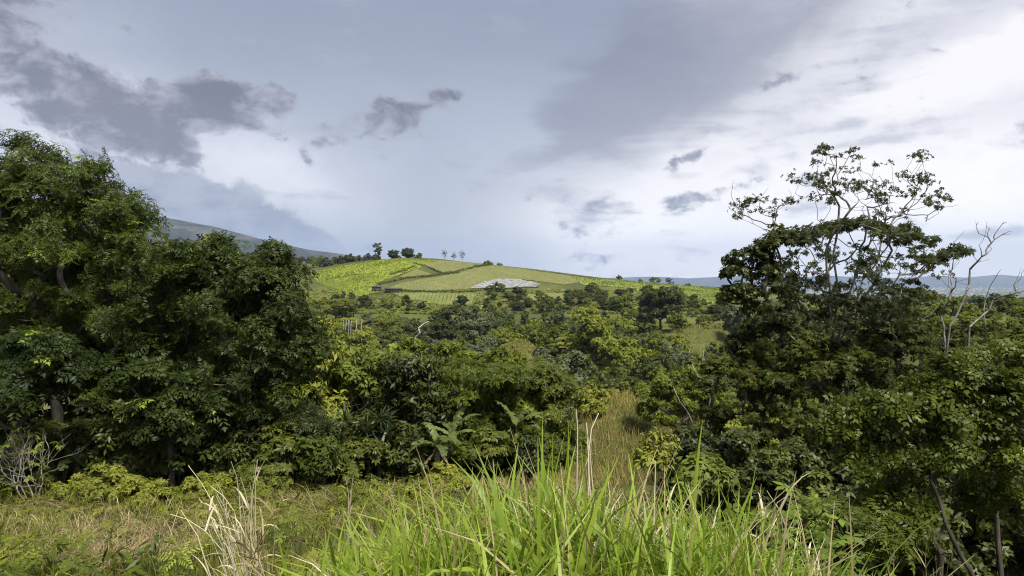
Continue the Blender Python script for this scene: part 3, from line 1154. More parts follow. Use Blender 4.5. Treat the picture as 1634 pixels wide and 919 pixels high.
def dead_tree(name, label, loc, ends, mat, seed, r_tip=.012, r_base=.06, fork=(0, 0, .6), group=None, sides=5, wob=.1, up=.06):
    rng = np.random.default_rng(seed)
    o = thing(name, label, 'dead tree', loc, group=group)
    V, F = grow((0, 0, -.2), fork, np.array(ends, float), rng, r_tip, r_base, wob, sides, up)
    obj('trunk', mesh_from('trunk', V, F, None, True), mat, o)
    return o


def sparse_tree(px, py, Y, h, label, seed, w=2.2):
    x = ray(px, py)[0] * Y
    rng = np.random.default_rng(seed)
    ends = clump_ends([(0, 0, h * .6, w * 1.4, w * 1.4, h * .4, 30)], 30, rng, .9)
    build_tree('slender_tree', label, 'tree', (x, Y, float(H(x, Y)) - .2), None, L_GREY, M['twig'], seed, ends=ends, fork=(0, 0, h * .22), n=260, rad=.7, templates=[t_rosette(5, .34, .17, .3, 3)], flat=.9, r_base=.12, r_tip=.04, group='slender sparse trees on the crest')


sparse_tree(709, 415, 488, 8.5, 'slender see-through tree on the crest above the upper plot', 61, 1.5)
sparse_tree(724, 416, 488, 6.5, 'slender see-through tree on the crest above the upper plot', 62, 1.7)
sparse_tree(737, 417, 488, 8.2, 'slender see-through tree on the crest above the upper plot', 63, 2.0)

# scattered scrub on the lower hill, right of the plots
rr_ = random.Random(21)
for i in range(300):
    px, py = rr_.uniform(500, 1180), rr_.uniform(466, 500)
    if px < 775 and py < 489 and px > 590 or px < 600 and py < 476 or px > 1085 and py < 484:
        continue
    if px > 845 and px < 905 and py > 466 and py < 482:
        continue
    g = on_ground(px, py, 335, 480)
    plant(rr_.choice(['shrub', 'clump', 'lobed', 'shrub', 'round']), g[0], g[1], rr_.uniform(.4, .8), None, None, None, rr_)


# low ground cover over the valley openings and the foot of the hill
def ground_cover():
    rng = np.random.default_rng(55)
    n = 12000
    y = 70 * (350 / 70) ** rng.random(n)
    x = rng.uniform(-.36, .62, n) * y
    k = wav(x, y, 9, 4) + rng.normal(0, .5, n) > -.35
    x, y = x[k], y[k]
    n = len(x)
    C = np.stack((x, y, H(x, y) + .1), -1)
    V, F, T = scatter([t_rosette(5, .6, .3, -.5, 81), t_rosette(6, .5, .25, .1, 82)], C, unit(np.array((0, 0, 1.0)) + rng.normal(0, .3, C.shape)), rng.uniform(.5, 1.5, n), rng)
    tag(obj('ground_cover', mesh_from('ground_cover', V, F, T), L_OLIVE2), 'low leafy scrub covering the open ground between the valley trees', 'scrub', kind='stuff')


    px, py = rng.uniform(470, 1190, 4000), rng.uniform(462, 507, 4000)
    G = np.array([on_ground(a, b, 330, 470, .7) for a, b in zip(px, py)])
    m = np.ones(len(G), bool)
    for P in (P1, P3, P4, P5, P6, P7):
        m &= ~inside(P, G[:, 0], G[:, 1])
    m &= ~((px > 735) & (px < 868) & (py < 464))
    G = G[m] + (0, 0, .15)
    n = len(G)
    V, F, T = scatter([t_rosette(6, .9, .5, -.4, 83), t_rosette(7, .8, .4, .2, 84)], G, unit(np.array((0, -.2, 1.0)) + rng.normal(0, .35, G.shape)), rng.uniform(.5, 1.7, n), rng)
    tag(obj('ground_cover', mesh_from('ground_cover', V, F, T), L_MID), 'leafy green scrub on the slope just below the fields', 'scrub', kind='stuff')


ground_cover()


for i, (px, py, k, sc) in enumerate(((1035, 487, 'round', 1.5), (1075, 490, 'tall', 1.5), (1000, 490, 'lobed', 1.4), (1060, 500, 'round', 1.5), (1105, 505, 'dome', 1.1), (960, 480, 'clump', 1.5), (1140, 510, 'round', 1.3), (925, 476, 'clump', 1.3))):
    g = on_ground(px, py, 250, 480)
    plant(k, g[0], g[1], sc * .68, None, None, None, random.Random(400 + i), area='in the big dark clump below the grassy end')
# ------------------------------------------------------------------ trees and plants near the viewer
def near(name, label, cat, bx, Y, lobes, leaf, templates, n, rad, seed, group=None, trunk=None, ends=None, fork=None, **kw):
    """lobes: (px, py, half width px, half height px, clumps[, depth offset, depth radius])"""
    x = ray(bx, 600)[0] * Y
    z = float(H(x, Y))
    loc = np.array((x, Y, z))
    L3 = []
    for lb in lobes or []:
        px, py, rx, rz, k = lb[:5]
        dy = lb[5] if len(lb) > 5 else 0.0
        yy = Y + dy
        c = at(px, py, yy) - loc
        a, b = rx / FOC * yy, rz / FOC * yy
        ry = lb[6] if len(lb) > 6 else min(a, 2.2)
        L3.append((c[0], c[1], c[2], a, ry, b, k))
    return build_tree(name, label, cat, tuple(loc), L3, leaf, trunk, seed, fork=fork, n=n, rad=rad, templates=templates, group=group, ends=ends, **kw)


L_WHORL = leaf_mat('whorled_leaves', (.016, .029, .006), (.064, .088, .014), (.19, .24, .03), .32)
feather = [t_pinnate(5, 4, .36, .15, .062, .45, s) for s in (1, 2, 3)]
L_SHADE_OLIVE = leaf_mat('deep_olive_leaves', (.026, .034, .008), (.088, .10, .018), (.2, .22, .04), .3, .6, .2)
feather_s = [t_pinnate(4, 4, .30, .125, .05, .45, s) for s in (4, 5, 6)]
feather_b = [t_pinnate(4, 3, .30, .16, .07, .4, s) for s in (7, 8, 9)]
fine = [t_rosette(9, .17, .065, .35, s) for s in (11, 12, 13)]
gloss = [t_hang(8, .27, .095, s) for s in (14, 15, 16)]
gloss_s = [t_hang(9, .19, .075, s) for s in (17, 18)]
broad = [t_pinnate(4, 2, .25, .15, .078, .5, s) for s in (19, 20, 21)]

# --- left group
near('feather_leaf_tree', 'tallest dark tree with feathery tufted leaves on the wood edge', 'tree', 90, 22,
     [(45, 295, 75, 40, 24), (115, 318, 75, 44, 26), (185, 345, 52, 44, 20), (215, 360, 36, 50, 14), (10, 370, 110, 60, 28), (110, 410, 115, 60, 34), (215, 430, 60, 60, 20), (-90, 330, 130, 100, 26), (60, 500, 120, 70, 30), (190, 510, 90, 60, 20), (140, 600, 110, 60, 18), (20, 236, 22, 14, 4), (80, 258, 24, 12, 5), (150, 272, 20, 12, 4)],
     L_FEATH, feather, 2900, .5, 101, young=.05, r_base=.17, shell=.85, spread=1.1, flat=.85, up=.5, size=.82)
near('whorl_leaf_tree', 'rounded mid-green tree with whorled leaf tufts on the wood edge', 'tree', 360, 19.5,
     [(330, 425, 75, 28, 22), (410, 440, 60, 30, 20), (270, 450, 65, 44, 18), (450, 492, 42, 44, 16), (380, 500, 105, 56, 34), (260, 540, 90, 60, 22), (480, 556, 36, 50, 14), (400, 590, 100, 50, 26), (300, 600, 90, 50, 18), (430, 660, 60, 40, 12), (345, 396, 20, 10, 4), (435, 412, 14, 12, 3), (295, 408, 18, 12, 3)],
     L_WHORL, feather_b, 4300, .44, 102, young=.03, r_base=.12, shell=.85, spread=1.1, flat=.85, up=.5, size=.82)
near('drooping_tree', 'low leafy limb-heavy tree hanging over dark undergrowth', 'tree', 275, 18,
     [(255, 640, 60, 32, 14), (320, 645, 45, 30, 12), (285, 690, 50, 28, 10), (230, 600, 70, 30, 10)], L_FEATH, feather_b, 550, .38, 103, young=.08, r_base=.08)
near('drooping_tree', 'broad low tree spreading beside the bare twiggy shrub', 'tree', 10, 17,
     [(30, 560, 80, 28, 16), (90, 585, 55, 28, 12), (20, 620, 90, 28, 14), (-80, 600, 80, 50, 12)], L_FEATH, feather_b, 750, .42, 104, young=.03, r_base=.06, flat=.85, up=.5)
for i, (px, Y, s, sz) in enumerate(((-170, 27, 1.25, 1.25), (20, 28, 1.2, 1.2), (190, 27, 1.1, 1.15), (330, 27, 1.0, 1.05), (455, 28, .85, 1.0), (-330, 25, 1.3, 1.3), (-60, 33, 1.2, 1.3), (250, 34, 1.1, 1.2), (420, 34, .95, 1.1))):  # backing trees added to block light and hide the valley behind the wood edge
    plant('round', ray(px, 600)[0] * Y, Y, s, None, 'dark round backing tree added behind the feathery tree on the wood edge', 'backing trees added behind the wood edge', random.Random(200 + i), sz=sz)

# --- shrubs and small trees along the far edge of the near meadow
near('vine_shrub', 'yellow-green vine-covered shrub beside the glossy dark thicket', 'shrub', 545, 24, [(520, 580, 40, 40, 14), (570, 590, 45, 32, 16), (620, 600, 36, 34, 12), (550, 640, 60, 40, 14)], L_YEL, gloss, 700, .42, 111, r_base=.06, flat=.85, up=.5)
near('vine_shrub', 'pale green vine-hung shrub under the whorl-leaved tree', 'shrub', 500, 23, [(505, 545, 30, 34, 9), (490, 610, 40, 50, 14), (520, 660, 40, 40, 10)], L_OLIVE, gloss, 420, .4, 112, r_base=.08)
near('glossy_thicket', 'glossy dark thicket with small hanging leaves by the banana plant', 'shrub', 650, 23, [(655, 605, 48, 36, 18), (620, 660, 50, 40, 16), (680, 650, 40, 46, 14), (655, 710, 60, 40, 14)], L_GLOSS, gloss, 1050, .4, 113, r_base=.07, flat=.85, up=.5)
near('glossy_thicket', 'glossy dark thicket below the whorl-leaved tree', 'shrub', 460, 22, [(455, 620, 48, 40, 16), (430, 680, 55, 40, 14), (490, 700, 45, 40, 14)], L_GLOSS, gloss_s, 1050, .42, 114, r_base=.07, flat=.85, up=.5)
near('glossy_thicket', 'glossy thicket behind the sword-leaved plants', 'shrub', 570, 24.5, [(560, 660, 50, 40, 14), (600, 700, 50, 40, 12), (540, 710, 40, 36, 10)], L_GLOSS, gloss, 620, .4, 115, r_base=.06, flat=.85, up=.5)
near('feathery_shade_tree', 'spreading fine-leaved tree behind the banana plant', 'tree', 765, 24, [(760, 592, 60, 22, 18), (800, 610, 40, 28, 12), (725, 625, 50, 36, 16), (790, 660, 55, 42, 18), (750, 700, 60, 36, 14)], L_MID, feather_s, 1200, .42, 116, r_base=.09, flat=.8, up=.5, size=.85)
near('feathery_shade_tree', 'dark fine-leaved tree at the end of the wood edge', 'tree', 885, 25, [(870, 605, 36, 30, 14), (895, 630, 32, 34, 12), (875, 680, 42, 44, 16), (890, 720, 40, 32, 10), (840, 700, 40, 40, 10)], L_DARK, feather_s, 1000, .4, 117, r_base=.08, flat=.8, up=.5, size=.85)
for i, (px, py, Y, w, leaf) in enumerate(((505, 745, 21, 40, L_GLOSS), (570, 748, 21.5, 42, L_DARK), (640, 745, 22, 40, L_GLOSS), (760, 742, 22, 46, L_DARK), (830, 738, 23, 44, L_GLOSS), (410, 750, 20.5, 50, L_DARK), (330, 752, 20, 50, L_DARK), (230, 755, 20, 55, L_DARK), (130, 757, 19.5, 55, L_DARK), (20, 760, 19, 55, L_DARK))):
    near('undergrowth_shrub', ['low glossy shrub along the foot of the wood edge', 'low dull dark shrub along the foot of the wood edge'][leaf is L_DARK], 'shrub', px, Y, [(px, py - 12, w, 24, 12), (px + w * .4, py - 30, w * .6, 22, 6)], leaf, gloss_s if leaf is L_GLOSS else fine, 300 if leaf is L_GLOSS else 380, .36, 120 + i, group=['glossy undergrowth shrubs', 'dark undergrowth shrubs'][leaf is L_DARK], r_base=.04)


# --- banana plants: every leaf its own part
L_BAN = leaf_mat('banana_leaf', (.07, .10, .03), (.17, .22, .07), None, .4, .45, .3)
M['ban_stem'] = rough_mat('banana_stem', (.05, .048, .026), (.115, .10, .06), 3, .8, .3, stretch=(1, 1, .2))
L_DEADLEAF = leaf_mat('dead_leaf', (.13, .105, .07), (.26, .22, .16), None, .2, .85, .1)


def banana_leaf(L, W, lift, bend, rng, tear=.5):
    """arching blade with a fold along the midrib and torn margins"""
    n = 13
    V, F = [], []
    p = np.zeros(3)
    th = lift
    for i in range(n + 1):
        f = i / n
        w = W * (.06 if f < .1 else math.sin(math.pi * (.08 + .9 * (f - .1) / .9)) ** .55) * .5
        wl, wr = w * (1 - tear * .5 * rng.random()), w * (1 - tear * .5 * rng.random())
        dr = -.25 * w - tear * .25 * w * rng.random()
        V += [p + np.array((0, wl, dr + .3 * wl)), p.copy(), p + np.array((0, -wr, dr + .3 * wr))]
        p = p + np.array((math.cos(th), 0, math.sin(th))) * L / n
        th -= bend / n * (.5 + f)
    # each strip of blade between two tears is a quad that does not quite meet its neighbour
    V = np.array(V)
    VV = []
    for i in range(n):
        a, b = V[3 * i:3 * i + 3], V[3 * i + 3:3 * i + 6]
        for s in (0, 2):
            g = .3 * rng.random() ** 2 if i > 1 else 0
            dz = np.array((0, 0, -.16 * W * rng.random() ** 2 * tear * 2))
            q = [a[1], b[1], b[s] + (a[s] - b[s]) * g + dz, a[s] + dz]
            VV += q if s == 0 else q[::-1]
    VV = np.array(VV)
    return VV, np.arange(len(VV)).reshape(-1, 4)


def banana(px, py_base, Y, h, leaves, label, seed, dead=3):
    rng = np.random.default_rng(seed)
    x = ray(px, 600)[0] * Y
    loc = (x, Y, float(H(x, Y)) - .05)
    o = thing('banana_plant', label, 'banana plant', loc, group='banana plants at the wood edge')
    lean = rng.normal(0, .06, 2)
    P = np.array([(lean[0] * h * f, lean[1] * h * f, h * f) for f in np.linspace(0, 1, 7)])
    V, F = tube(P, np.linspace(.13, .07, 7), 9)
    obj('stem', mesh_from('stem', V, F, None, True), M['ban_stem'], o)
    for i in range(leaves + dead):
        az = 2 * math.pi * (i * .382 + rng.uniform(-.06, .06))
        isdead = i >= leaves
        L = rng.uniform(.8, 1.4) * (.75 if isdead else 1)
        V, F = banana_leaf(L, .36 if not isdead else .22, rng.uniform(.35, 1.5) if not isdead else -.6, rng.uniform(1.1, 2.6) if not isdead else 1.0, rng, .75 if not isdead else .9)
        c, s = math.cos(az), math.sin(az)
        V = np.stack((V[:, 0] * c - V[:, 1] * s, V[:, 0] * s + V[:, 1] * c, V[:, 2]), -1) + P[-1] - (0, 0, .12 * isdead)
        tint = np.full(len(V), rng.uniform(.2, .85))
        lo = obj('leaf', mesh_from('leaf', V, F, tint), L_DEADLEAF if isdead else L_BAN, o)
        if isdead:
            lo['label'] = 'dead brown leaf hanging along the stem'


banana(697, 750, 21.6, 1.3, 11, 'banana plant with torn arching leaves before the dark thicket', 131, 7)
banana(722, 745, 22.6, 1.9, 7, 'taller banana plant leaning behind the torn-leaved one', 132, 2)
banana(832, 740, 23.2, 2.1, 7, 'banana plant half hidden by the fine-leaved trees', 133, 1)
banana(118, 765, 18.6, 1.0, 5, 'small banana plant in the shade beside the bare twiggy shrub', 134, 1)

# --- sword-leaved plants
L_SWORD = leaf_mat('sword_leaves', (.03, .05, .016), (.085, .115, .04), None, .25, .4, .5)
strap = [t_strap(26, .75, .055, s) for s in (1, 2, 3)]


def sword_plant(px, py, Y, h, k, seed, label, group=None):
    rng = np.random.default_rng(seed)
    x = ray(px, 600)[0] * Y
    loc = np.array((x, Y, float(H(x, Y)) - .05))
    o = thing('sword_leaf_plant', label, 'plant', tuple(loc), group=group)
    top = at(px, py, Y) - loc
    ends = np.array([(rng.normal(0, .35), rng.normal(0, .3), top[2] - rng.uniform(0, .9)) for _ in range(k)])
    ends[0] = top
    V, F = grow((0, 0, 0), (0, 0, max(.3, top[2] * .3)), ends, rng, .03, .07, .08, 5)
    obj('stem', mesh_from('stem', V, F, None, True), M['bark_pale'], o)
    V, F, T = scatter(strap, ends, unit(np.array((0, 0, 1.0)) + rng.normal(0, .3, ends.shape)), rng.uniform(.75, 1.15, k), rng)
    obj('crown', mesh_from('crown', V, F, T), L_SWORD, o)


for i, (px, py, Y, k) in enumerate(((485, 660, 21.5, 4), (515, 685, 21.2, 4), (552, 672, 21.6, 5), (585, 690, 22, 4), (605, 668, 22.2, 4), (470, 705, 20.8, 3))):
    sword_plant(px, py, Y, 2, k, 140 + i, 'sword-leaved plant with spiky rosettes along the wood edge', 'sword-leaved plants along the wood edge')


# --- big heart-shaped leaves in the dark undergrowth
L_HEART = leaf_mat('heart_leaf', (.025, .05, .014), (.07, .115, .03), (.24, .30, .05), .35, .38, .5)


def heart_plant(px, Y, seed, label, n=5, s=1.0):
    rng = np.random.default_rng(seed)
    x = ray(px, 600)[0] * Y
    o = thing('elephant_ear_plant', label, 'plant', (x, Y, float(H(x, Y))), group='elephant ear plants in the undergrowth')
    for i in range(n):
        az = rng.uniform(0, 6.28)
        L = rng.uniform(.5, .8) * s
        tip = np.array((math.cos(az) * .4 * s, math.sin(az) * .4 * s, rng.uniform(.6, 1.3) * s))
        P = np.array([tip * f + np.array((0, 0, .25 * s * math.sin(math.pi * f))) for f in np.linspace(0, 1, 5)])
        V, F = tube(P, .018 * s, 5)
        obj('stalk', mesh_from('stalk', V, F, None, True), M['ban_stem'], o)
        t = np.linspace(0, 1, 8)
        half = L * .36 * np.sin(np.pi * np.clip(t * .9 + .12, 0, 1)) ** .7
        d = np.array((math.cos(az), math.sin(az), -.9))
        d = d / np.linalg.norm(d)
        b = np.array((-math.sin(az), math.cos(az), 0))
        up = np.cross(d, b) * -1
        mid = tip + (t[:, None] - .2) * L * d
        lf, rt = mid + b * half[:, None] - up * half[:, None] * .3, mid - b * half[:, None] - up * half[:, None] * .3
        V = np.stack((lf, mid, rt), 1).reshape(-1, 3)
        F = [q for k in range(7) for q in ((3 * k, 3 * k + 1, 3 * k + 4, 3 * k + 3), (3 * k + 1, 3 * k + 2, 3 * k + 5, 3 * k + 4))]
        obj('leaf', mesh_from('leaf', V, np.array(F), np.full(len(V), rng.random()), True), L_HEART, o)


for i, (px, Y, s) in enumerate(((95, 18.2, 1.2), (215, 18.8, 1.1), (262, 18.6, 1.1), (175, 18.4, .9), (340, 19.2, .9))):
    heart_plant(px, Y, 160 + i, 'elephant ear plant with big drooping leaves in the dark undergrowth', 5, s)

# --- bare shrubs
def twig_shrub(px, py_top, Y, seed, label, mat, stems=5, r0=.022, leafy=None, levels=5):
    rng = np.random.default_rng(seed)
    x = ray(px, 600)[0] * Y
    z = float(H(x, Y))
    h = at(px, py_top, Y)[2] - z
    parts, tips = [], []

    def branch(p, d, L, r, lv):
        n = 4
        P = [p]
        for k in range(n):
            d = unit(d + rng.normal(0, .13, 3) + np.array((0, 0, .06)))
            P.append(P[-1] + d * L / n)
        V, F = tube(P, np.linspace(r, r * .68, n + 1), 5 if r > .008 else 4)
        parts.append((V, F, 0.0))
        if lv == 0:
            tips.append(P[-1])
            return
        for k in range(2 if rng.random() < .6 else 3):
            dd = unit(d + rng.normal(0, .42, 3) + np.array((0, 0, .10)))
            branch(P[-1], dd, L * rng.uniform(.6, .88), r * rng.uniform(.52, .68), lv - 1)
    for k in range(stems):
        a = 6.283 * k / stems + rng.uniform(-.4, .4)
        branch(np.array((.04 * math.cos(a), .04 * math.sin(a), -.1)), unit(np.array((math.cos(a) * .45, math.sin(a) * .45, 1.0))), h * .30, r0 * rng.uniform(.7, 1.1), levels - 1)
    o = thing('bare_shrub', label, 'shrub', (x, Y, z))
    V, F, _ = join(parts)
    obj('trunk', mesh_from('trunk', V, F, None, True), mat, o)
    if leafy:
        T0 = np.array(tips)
        k = rng.integers(0, len(T0), 40)
        V, F, T = scatter([t_rosette(6, .13, .06, .3, 2)], T0[k] + rng.normal(0, .08, (40, 3)), unit(rng.normal(size=(40, 3)) + (0, 0, 1)), rng.uniform(.7, 1.2, 40), rng)
        obj('foliage', mesh_from('foliage', V, F, T), leafy, o)


twig_shrub(52, 668, 16.4, 171, 'bare pale twiggy shrub with a few yellowish leaves at the wood edge', M['bark_pale'], 6, .02, L_YEL)
twig_shrub(560, 560, 24, 172, 'thin bare twigs rising from the yellow-green vines', M['twig'], 3, .03)

# pale trunks of dead trees in the valley
def leaning(px, py, Y, pts, label, seed, r_tip=.07, r_base=.16, group=None, mat=None, twigs=0):
    base = at(px, py, Y)
    z = min(base[2], float(H(base[0], Y)) + 6)
    ends = np.array([at(a, b, Y) - base for a, b in pts]) + np.random.default_rng(seed).normal(0, .25, (len(pts), 3)) * (0, 1, 0)
    e = max(1, int(abs(base[2] - float(H(base[0], Y)))))
    o = thing('dead_tree', label, 'dead tree', (base[0], Y, float(H(base[0], Y))), group=group)
    off = base - np.array((base[0], Y, float(H(base[0], Y))))
    if twigs:
        rg = np.random.default_rng(seed + 9)
        k = rg.integers(0, len(ends), twigs)
        ends = np.concatenate((ends, ends[k] + rg.normal(0, .16, (twigs, 3)) + np.array((0, 0, -.05)) - np.abs(rg.normal(0, .2, (twigs, 1))) * unit(ends[k])))
    V, F = grow((0, 0, -.2), off, ends + off, np.random.default_rng(seed), r_tip, r_base, .045, 5, .04)
    obj('trunk', mesh_from('trunk', V, F, None, True), mat or M['dead_wood'], o)


M['bone'] = rough_mat('bleached_wood', (.42, .41, .38), (.62, .61, .58), 4, .8, .2, stretch=(1, 1, .3))
leaning(655, 560, 100, [(672, 530), (676, 517), (664, 538), (668, 524), (685, 513)], 'leaning bleached dead trunk standing out of the dark valley trees', 181, .09, .2, mat=M['dead_wood'])
leaning(1128, 690, 30, [(1122, 625), (1112, 600), (1104, 580), (1097, 558), (1121, 585), (1124, 560), (1138, 600), (1133, 630)], 'crooked white dead sapling beside the big spreading tree', 182, .014, .045, mat=M['dead_wood'])
leaning(1114, 690, 31, [(1096, 655), (1084, 640), (1078, 618)], 'short white dead sapling low beside the crooked one', 183, .014, .03, mat=M['dead_wood'])
for i, px in enumerate((551, 556, 561, 567, 548, 577)):
    leaning(px, 528, 150, [(px + .6, 510)], 'slim pale trunk under the umbrella trees', 184 + i, .08, .1, 'slim pale trunks under the umbrella trees')

# --- the big spreading tree on the other side
def big_tree():
    Y, bx = 26.0, 1325
    rng = np.random.default_rng(300)
    x = ray(bx, 600)[0] * Y
    loc = np.array((x, Y, float(H(x, Y))))

    def ends_of(groups, dspread):
        out = []
        for px, py, rx, ry, k in groups:
            for _ in range(k):
                a, r = rng.uniform(0, 6.28), math.sqrt(rng.random())
                out.append(at(px + math.cos(a) * r * rx, py + math.sin(a) * r * ry, Y + rng.normal(0, dspread) + .0) - loc)
        return np.array(out)
    tops = ends_of([(1335, 243, 36, 9, 9), (1292, 284, 38, 22, 14), (1345, 292, 40, 22, 13), (1205, 335, 40, 20, 14), (1250, 328, 18, 12, 4), (1312, 318, 22, 12, 5), (1385, 310, 32, 22, 10), (1440, 300, 42, 22, 14), (1470, 252, 14, 8, 4), (1498, 318, 18, 22, 9), (1415, 335, 40, 14, 6), (1482, 288, 16, 8, 4), (1412, 262, 14, 5, 2), (1370, 262, 8, 12, 2)], 1.3)
    layer = ends_of([(1270, 378, 40, 12, 16), (1312, 370, 26, 8, 10), (1362, 362, 46, 10, 22), (1430, 374, 42, 13, 18), (1540, 403, 26, 4, 9), (1500, 410, 26, 9, 10), (1460, 385, 30, 14, 10)], 1.5)
    mid = ends_of([(1330, 425, 85, 40, 34), (1425, 425, 65, 38, 26), (1480, 430, 40, 22, 8), (1280, 470, 60, 30, 18), (1400, 470, 70, 24, 16), (1440, 470, 50, 20, 8)], 1.6)
    low = ends_of([(1325, 510, 120, 30, 34), (1430, 490, 60, 24, 14), (1260, 540, 60, 40, 18), (1400, 545, 90, 36, 20)], 1.6)
    allends = np.concatenate((tops, layer, mid, low))
    root = thing('spreading_tree', 'tall open-crowned tree with layered branches against the bright sky', 'tree', tuple(loc))
    fork = at(1328, 570, Y) - loc
    leafy = tops
    tops = np.concatenate([np.concatenate((c, c[rng.integers(0, len(c), len(c) // 2)] + rng.normal(0, .35, (len(c) // 2, 3)))) for c in (tops[0:9], tops[9:36], tops[36:54], tops[54:69], tops[69:97], tops[97:])])
    V1, F1 = grow((0, 0, -.3), fork, np.concatenate((layer, mid, low)), rng, .0085, .15, .11, 6, .1, .42)
    parts = [(V1, F1, 0.0)]
    for a, b, (fx, fy), bend in ((0, 13, (1345, 330), 1), (13, 53, (1318, 400), 1), (53, 80, (1245, 420), 1), (80, 102, (1375, 400), 1), (102, 144, (1420, 400), 1), (144, 300, (1405, 390), 1)):
        e = tops[a:b]
        if len(e):
            v, f = grow(fork + rng.normal(0, .08, 3), at(fx, fy, Y + rng.normal(0, .5)) - loc, e, rng, .0065, .042, .12, 5, .08, .40)
            parts.append((v, f, 0.0))
    V, F, _ = join(parts)
    obj('trunk', mesh_from('trunk', V, F, None, True), M['twig'], root)
    t_top = [t_rosette(6, .17, .085, .35, s) for s in (1, 2, 3)]
    parts = [clump_leaves(leafy, t_top, 1150, .30, .56, rng, .8, .4, spread=1.0), clump_leaves(layer, fine, 1500, .36, .78, rng, .6, .8, spread=1.0), clump_leaves(mid, fine, 1100, .45, .75, rng, .7, .6, spread=1.0), clump_leaves(low, fine, 2200, .5, .85, rng, .7, .6, spread=1.0)]
    V, F, T = join(parts)
    obj('crown', mesh_from('crown', V, F, T), L_TREE7, root)


L_TREE7 = leaf_mat('small_dull_leaves', (.024, .036, .012), (.082, .10, .03), None, .4, .55, .3)
big_tree()
near('column_tree', 'dense dark leafy tree pressed against the spreading tree', 'tree', 1215, 25, [(1190, 420, 38, 30, 18), (1232, 392, 32, 24, 12), (1172, 462, 32, 34, 14), (1228, 465, 46, 44, 20), (1205, 530, 46, 42, 18), (1180, 590, 60, 40, 16), (1240, 600, 60, 50, 16)], L_DARK, [t_rosette(6, .17, .085, .35, s) for s in (1, 2, 3)], 4200, .36, 311, r_base=.13, flat=.8, up=.5, spread=1.0, size=.85)
near('fine_leaf_tree', 'olive fine-leaved tree below the spreading tree', 'tree', 1270, 23.5, [(1170, 610, 55, 40, 18), (1270, 590, 80, 46, 26), (1180, 690, 60, 60, 22), (1270, 690, 70, 60, 22), (1210, 760, 80, 50, 18), (1300, 770, 70, 50, 14)], L_SHADE_OLIVE, fine, 4000, .45, 312, r_base=.15, flat=.85, up=.5, spread=1.0, size=.85)
near('fine_leaf_tree', 'brownish fine-leaved tree spreading towards the dead branches', 'tree', 1410, 24.5, [(1370, 590, 80, 46, 24), (1460, 560, 80, 40, 24), (1540, 560, 60, 40, 18), (1400, 660, 80, 60, 22), (1500, 640, 80, 60, 20), (1580, 610, 60, 50, 14)], L_SHADE_OLIVE, fine, 4000, .48, 313, r_base=.15, flat=.85, up=.5, spread=1.0, size=.85)
near('fine_leaf_tree', 'dark fine-leaved tree in the hollow behind the broad-leaved bush', 'tree', 1360, 21, [(1330, 720, 70, 60, 20), (1400, 760, 80, 60, 20), (1290, 800, 60, 50, 14), (1480, 780, 80, 60, 16)], L_DARK, fine, 3100, .45, 314, r_base=.13, flat=.85, up=.5, spread=1.0, size=.85)
near('bright_shrub', 'fresh green shrub catching light on the spreading tree', 'shrub', 1390, 23, [(1375, 580, 34, 16, 8), (1340, 600, 24, 14, 6), (1240, 610, 40, 16, 8)], L_BROAD, fine, 520, .35, 315, r_base=.05)

# broad-leaved bush close on the right
near('broad_leaf_bush', 'big bush with broad pointed leaves over the dark hollow', 'bush', 1490, 11.5, [(1395, 660, 62, 34, 16), (1480, 640, 70, 36, 18), (1570, 620, 70, 34, 18), (1650, 610, 70, 50, 14), (1375, 730, 50, 40, 12), (1460, 715, 80, 44, 20), (1560, 700, 80, 50, 20), (1650, 720, 70, 60, 14), (1430, 800, 60, 40, 12), (1590, 800, 70, 46, 12), (1340, 690, 34, 18, 6), (1520, 590, 40, 20, 7)], L_BROAD, broad, 3600, .26, 321, young=.008, r_base=.05, r_tip=.006, size=.66, shell=.85, spread=1.1, flat=.8, up=.5)
near('broad_leaf_bush', 'smaller broad-leaved bush reaching past the big one', 'bush', 1600, 14, [(1590, 575, 60, 26, 12), (1520, 590, 40, 22, 8), (1650, 560, 50, 40, 8)], L_BROAD, broad, 1300, .28, 322, size=.7, young=.01, r_base=.05, r_tip=.008)

# dead branches against the plain
leaning(1508, 545, 23, [(1503, 470), (1506, 425), (1512, 385), (1541, 368), (1530, 400), (1517, 430), (1525, 440), (1528, 415), (1535, 430)], 'grey dead tree with upright bare stems beside the spreading tree', 331, .007, .035, mat=M['twig'], twigs=16)
leaning(1515, 520, 22.5, [(1548, 455), (1570, 400), (1590, 355), (1582, 352), (1566, 353), (1574, 372), (1560, 362), (1566, 390), (1558, 385), (1553, 430), (1595, 356), (1585, 375)], 'grey dead tree with long curved bare stems against the plain', 332, .007, .036, mat=M['twig'], twigs=22)
leaning(1545, 522, 22, [(1604, 480), (1622, 455), (1640, 435), (1632, 445), (1650, 425), (1640, 460), (1625, 430)], 'grey dead limb leaning out over the low scrub', 333, .007, .034, mat=M['twig'], twigs=14)
leaning(1572, 495, 24, [(1583, 455), (1586, 430)], 'single thin bare stem before the hazy plain', 334, .012, .025, mat=M['twig'])
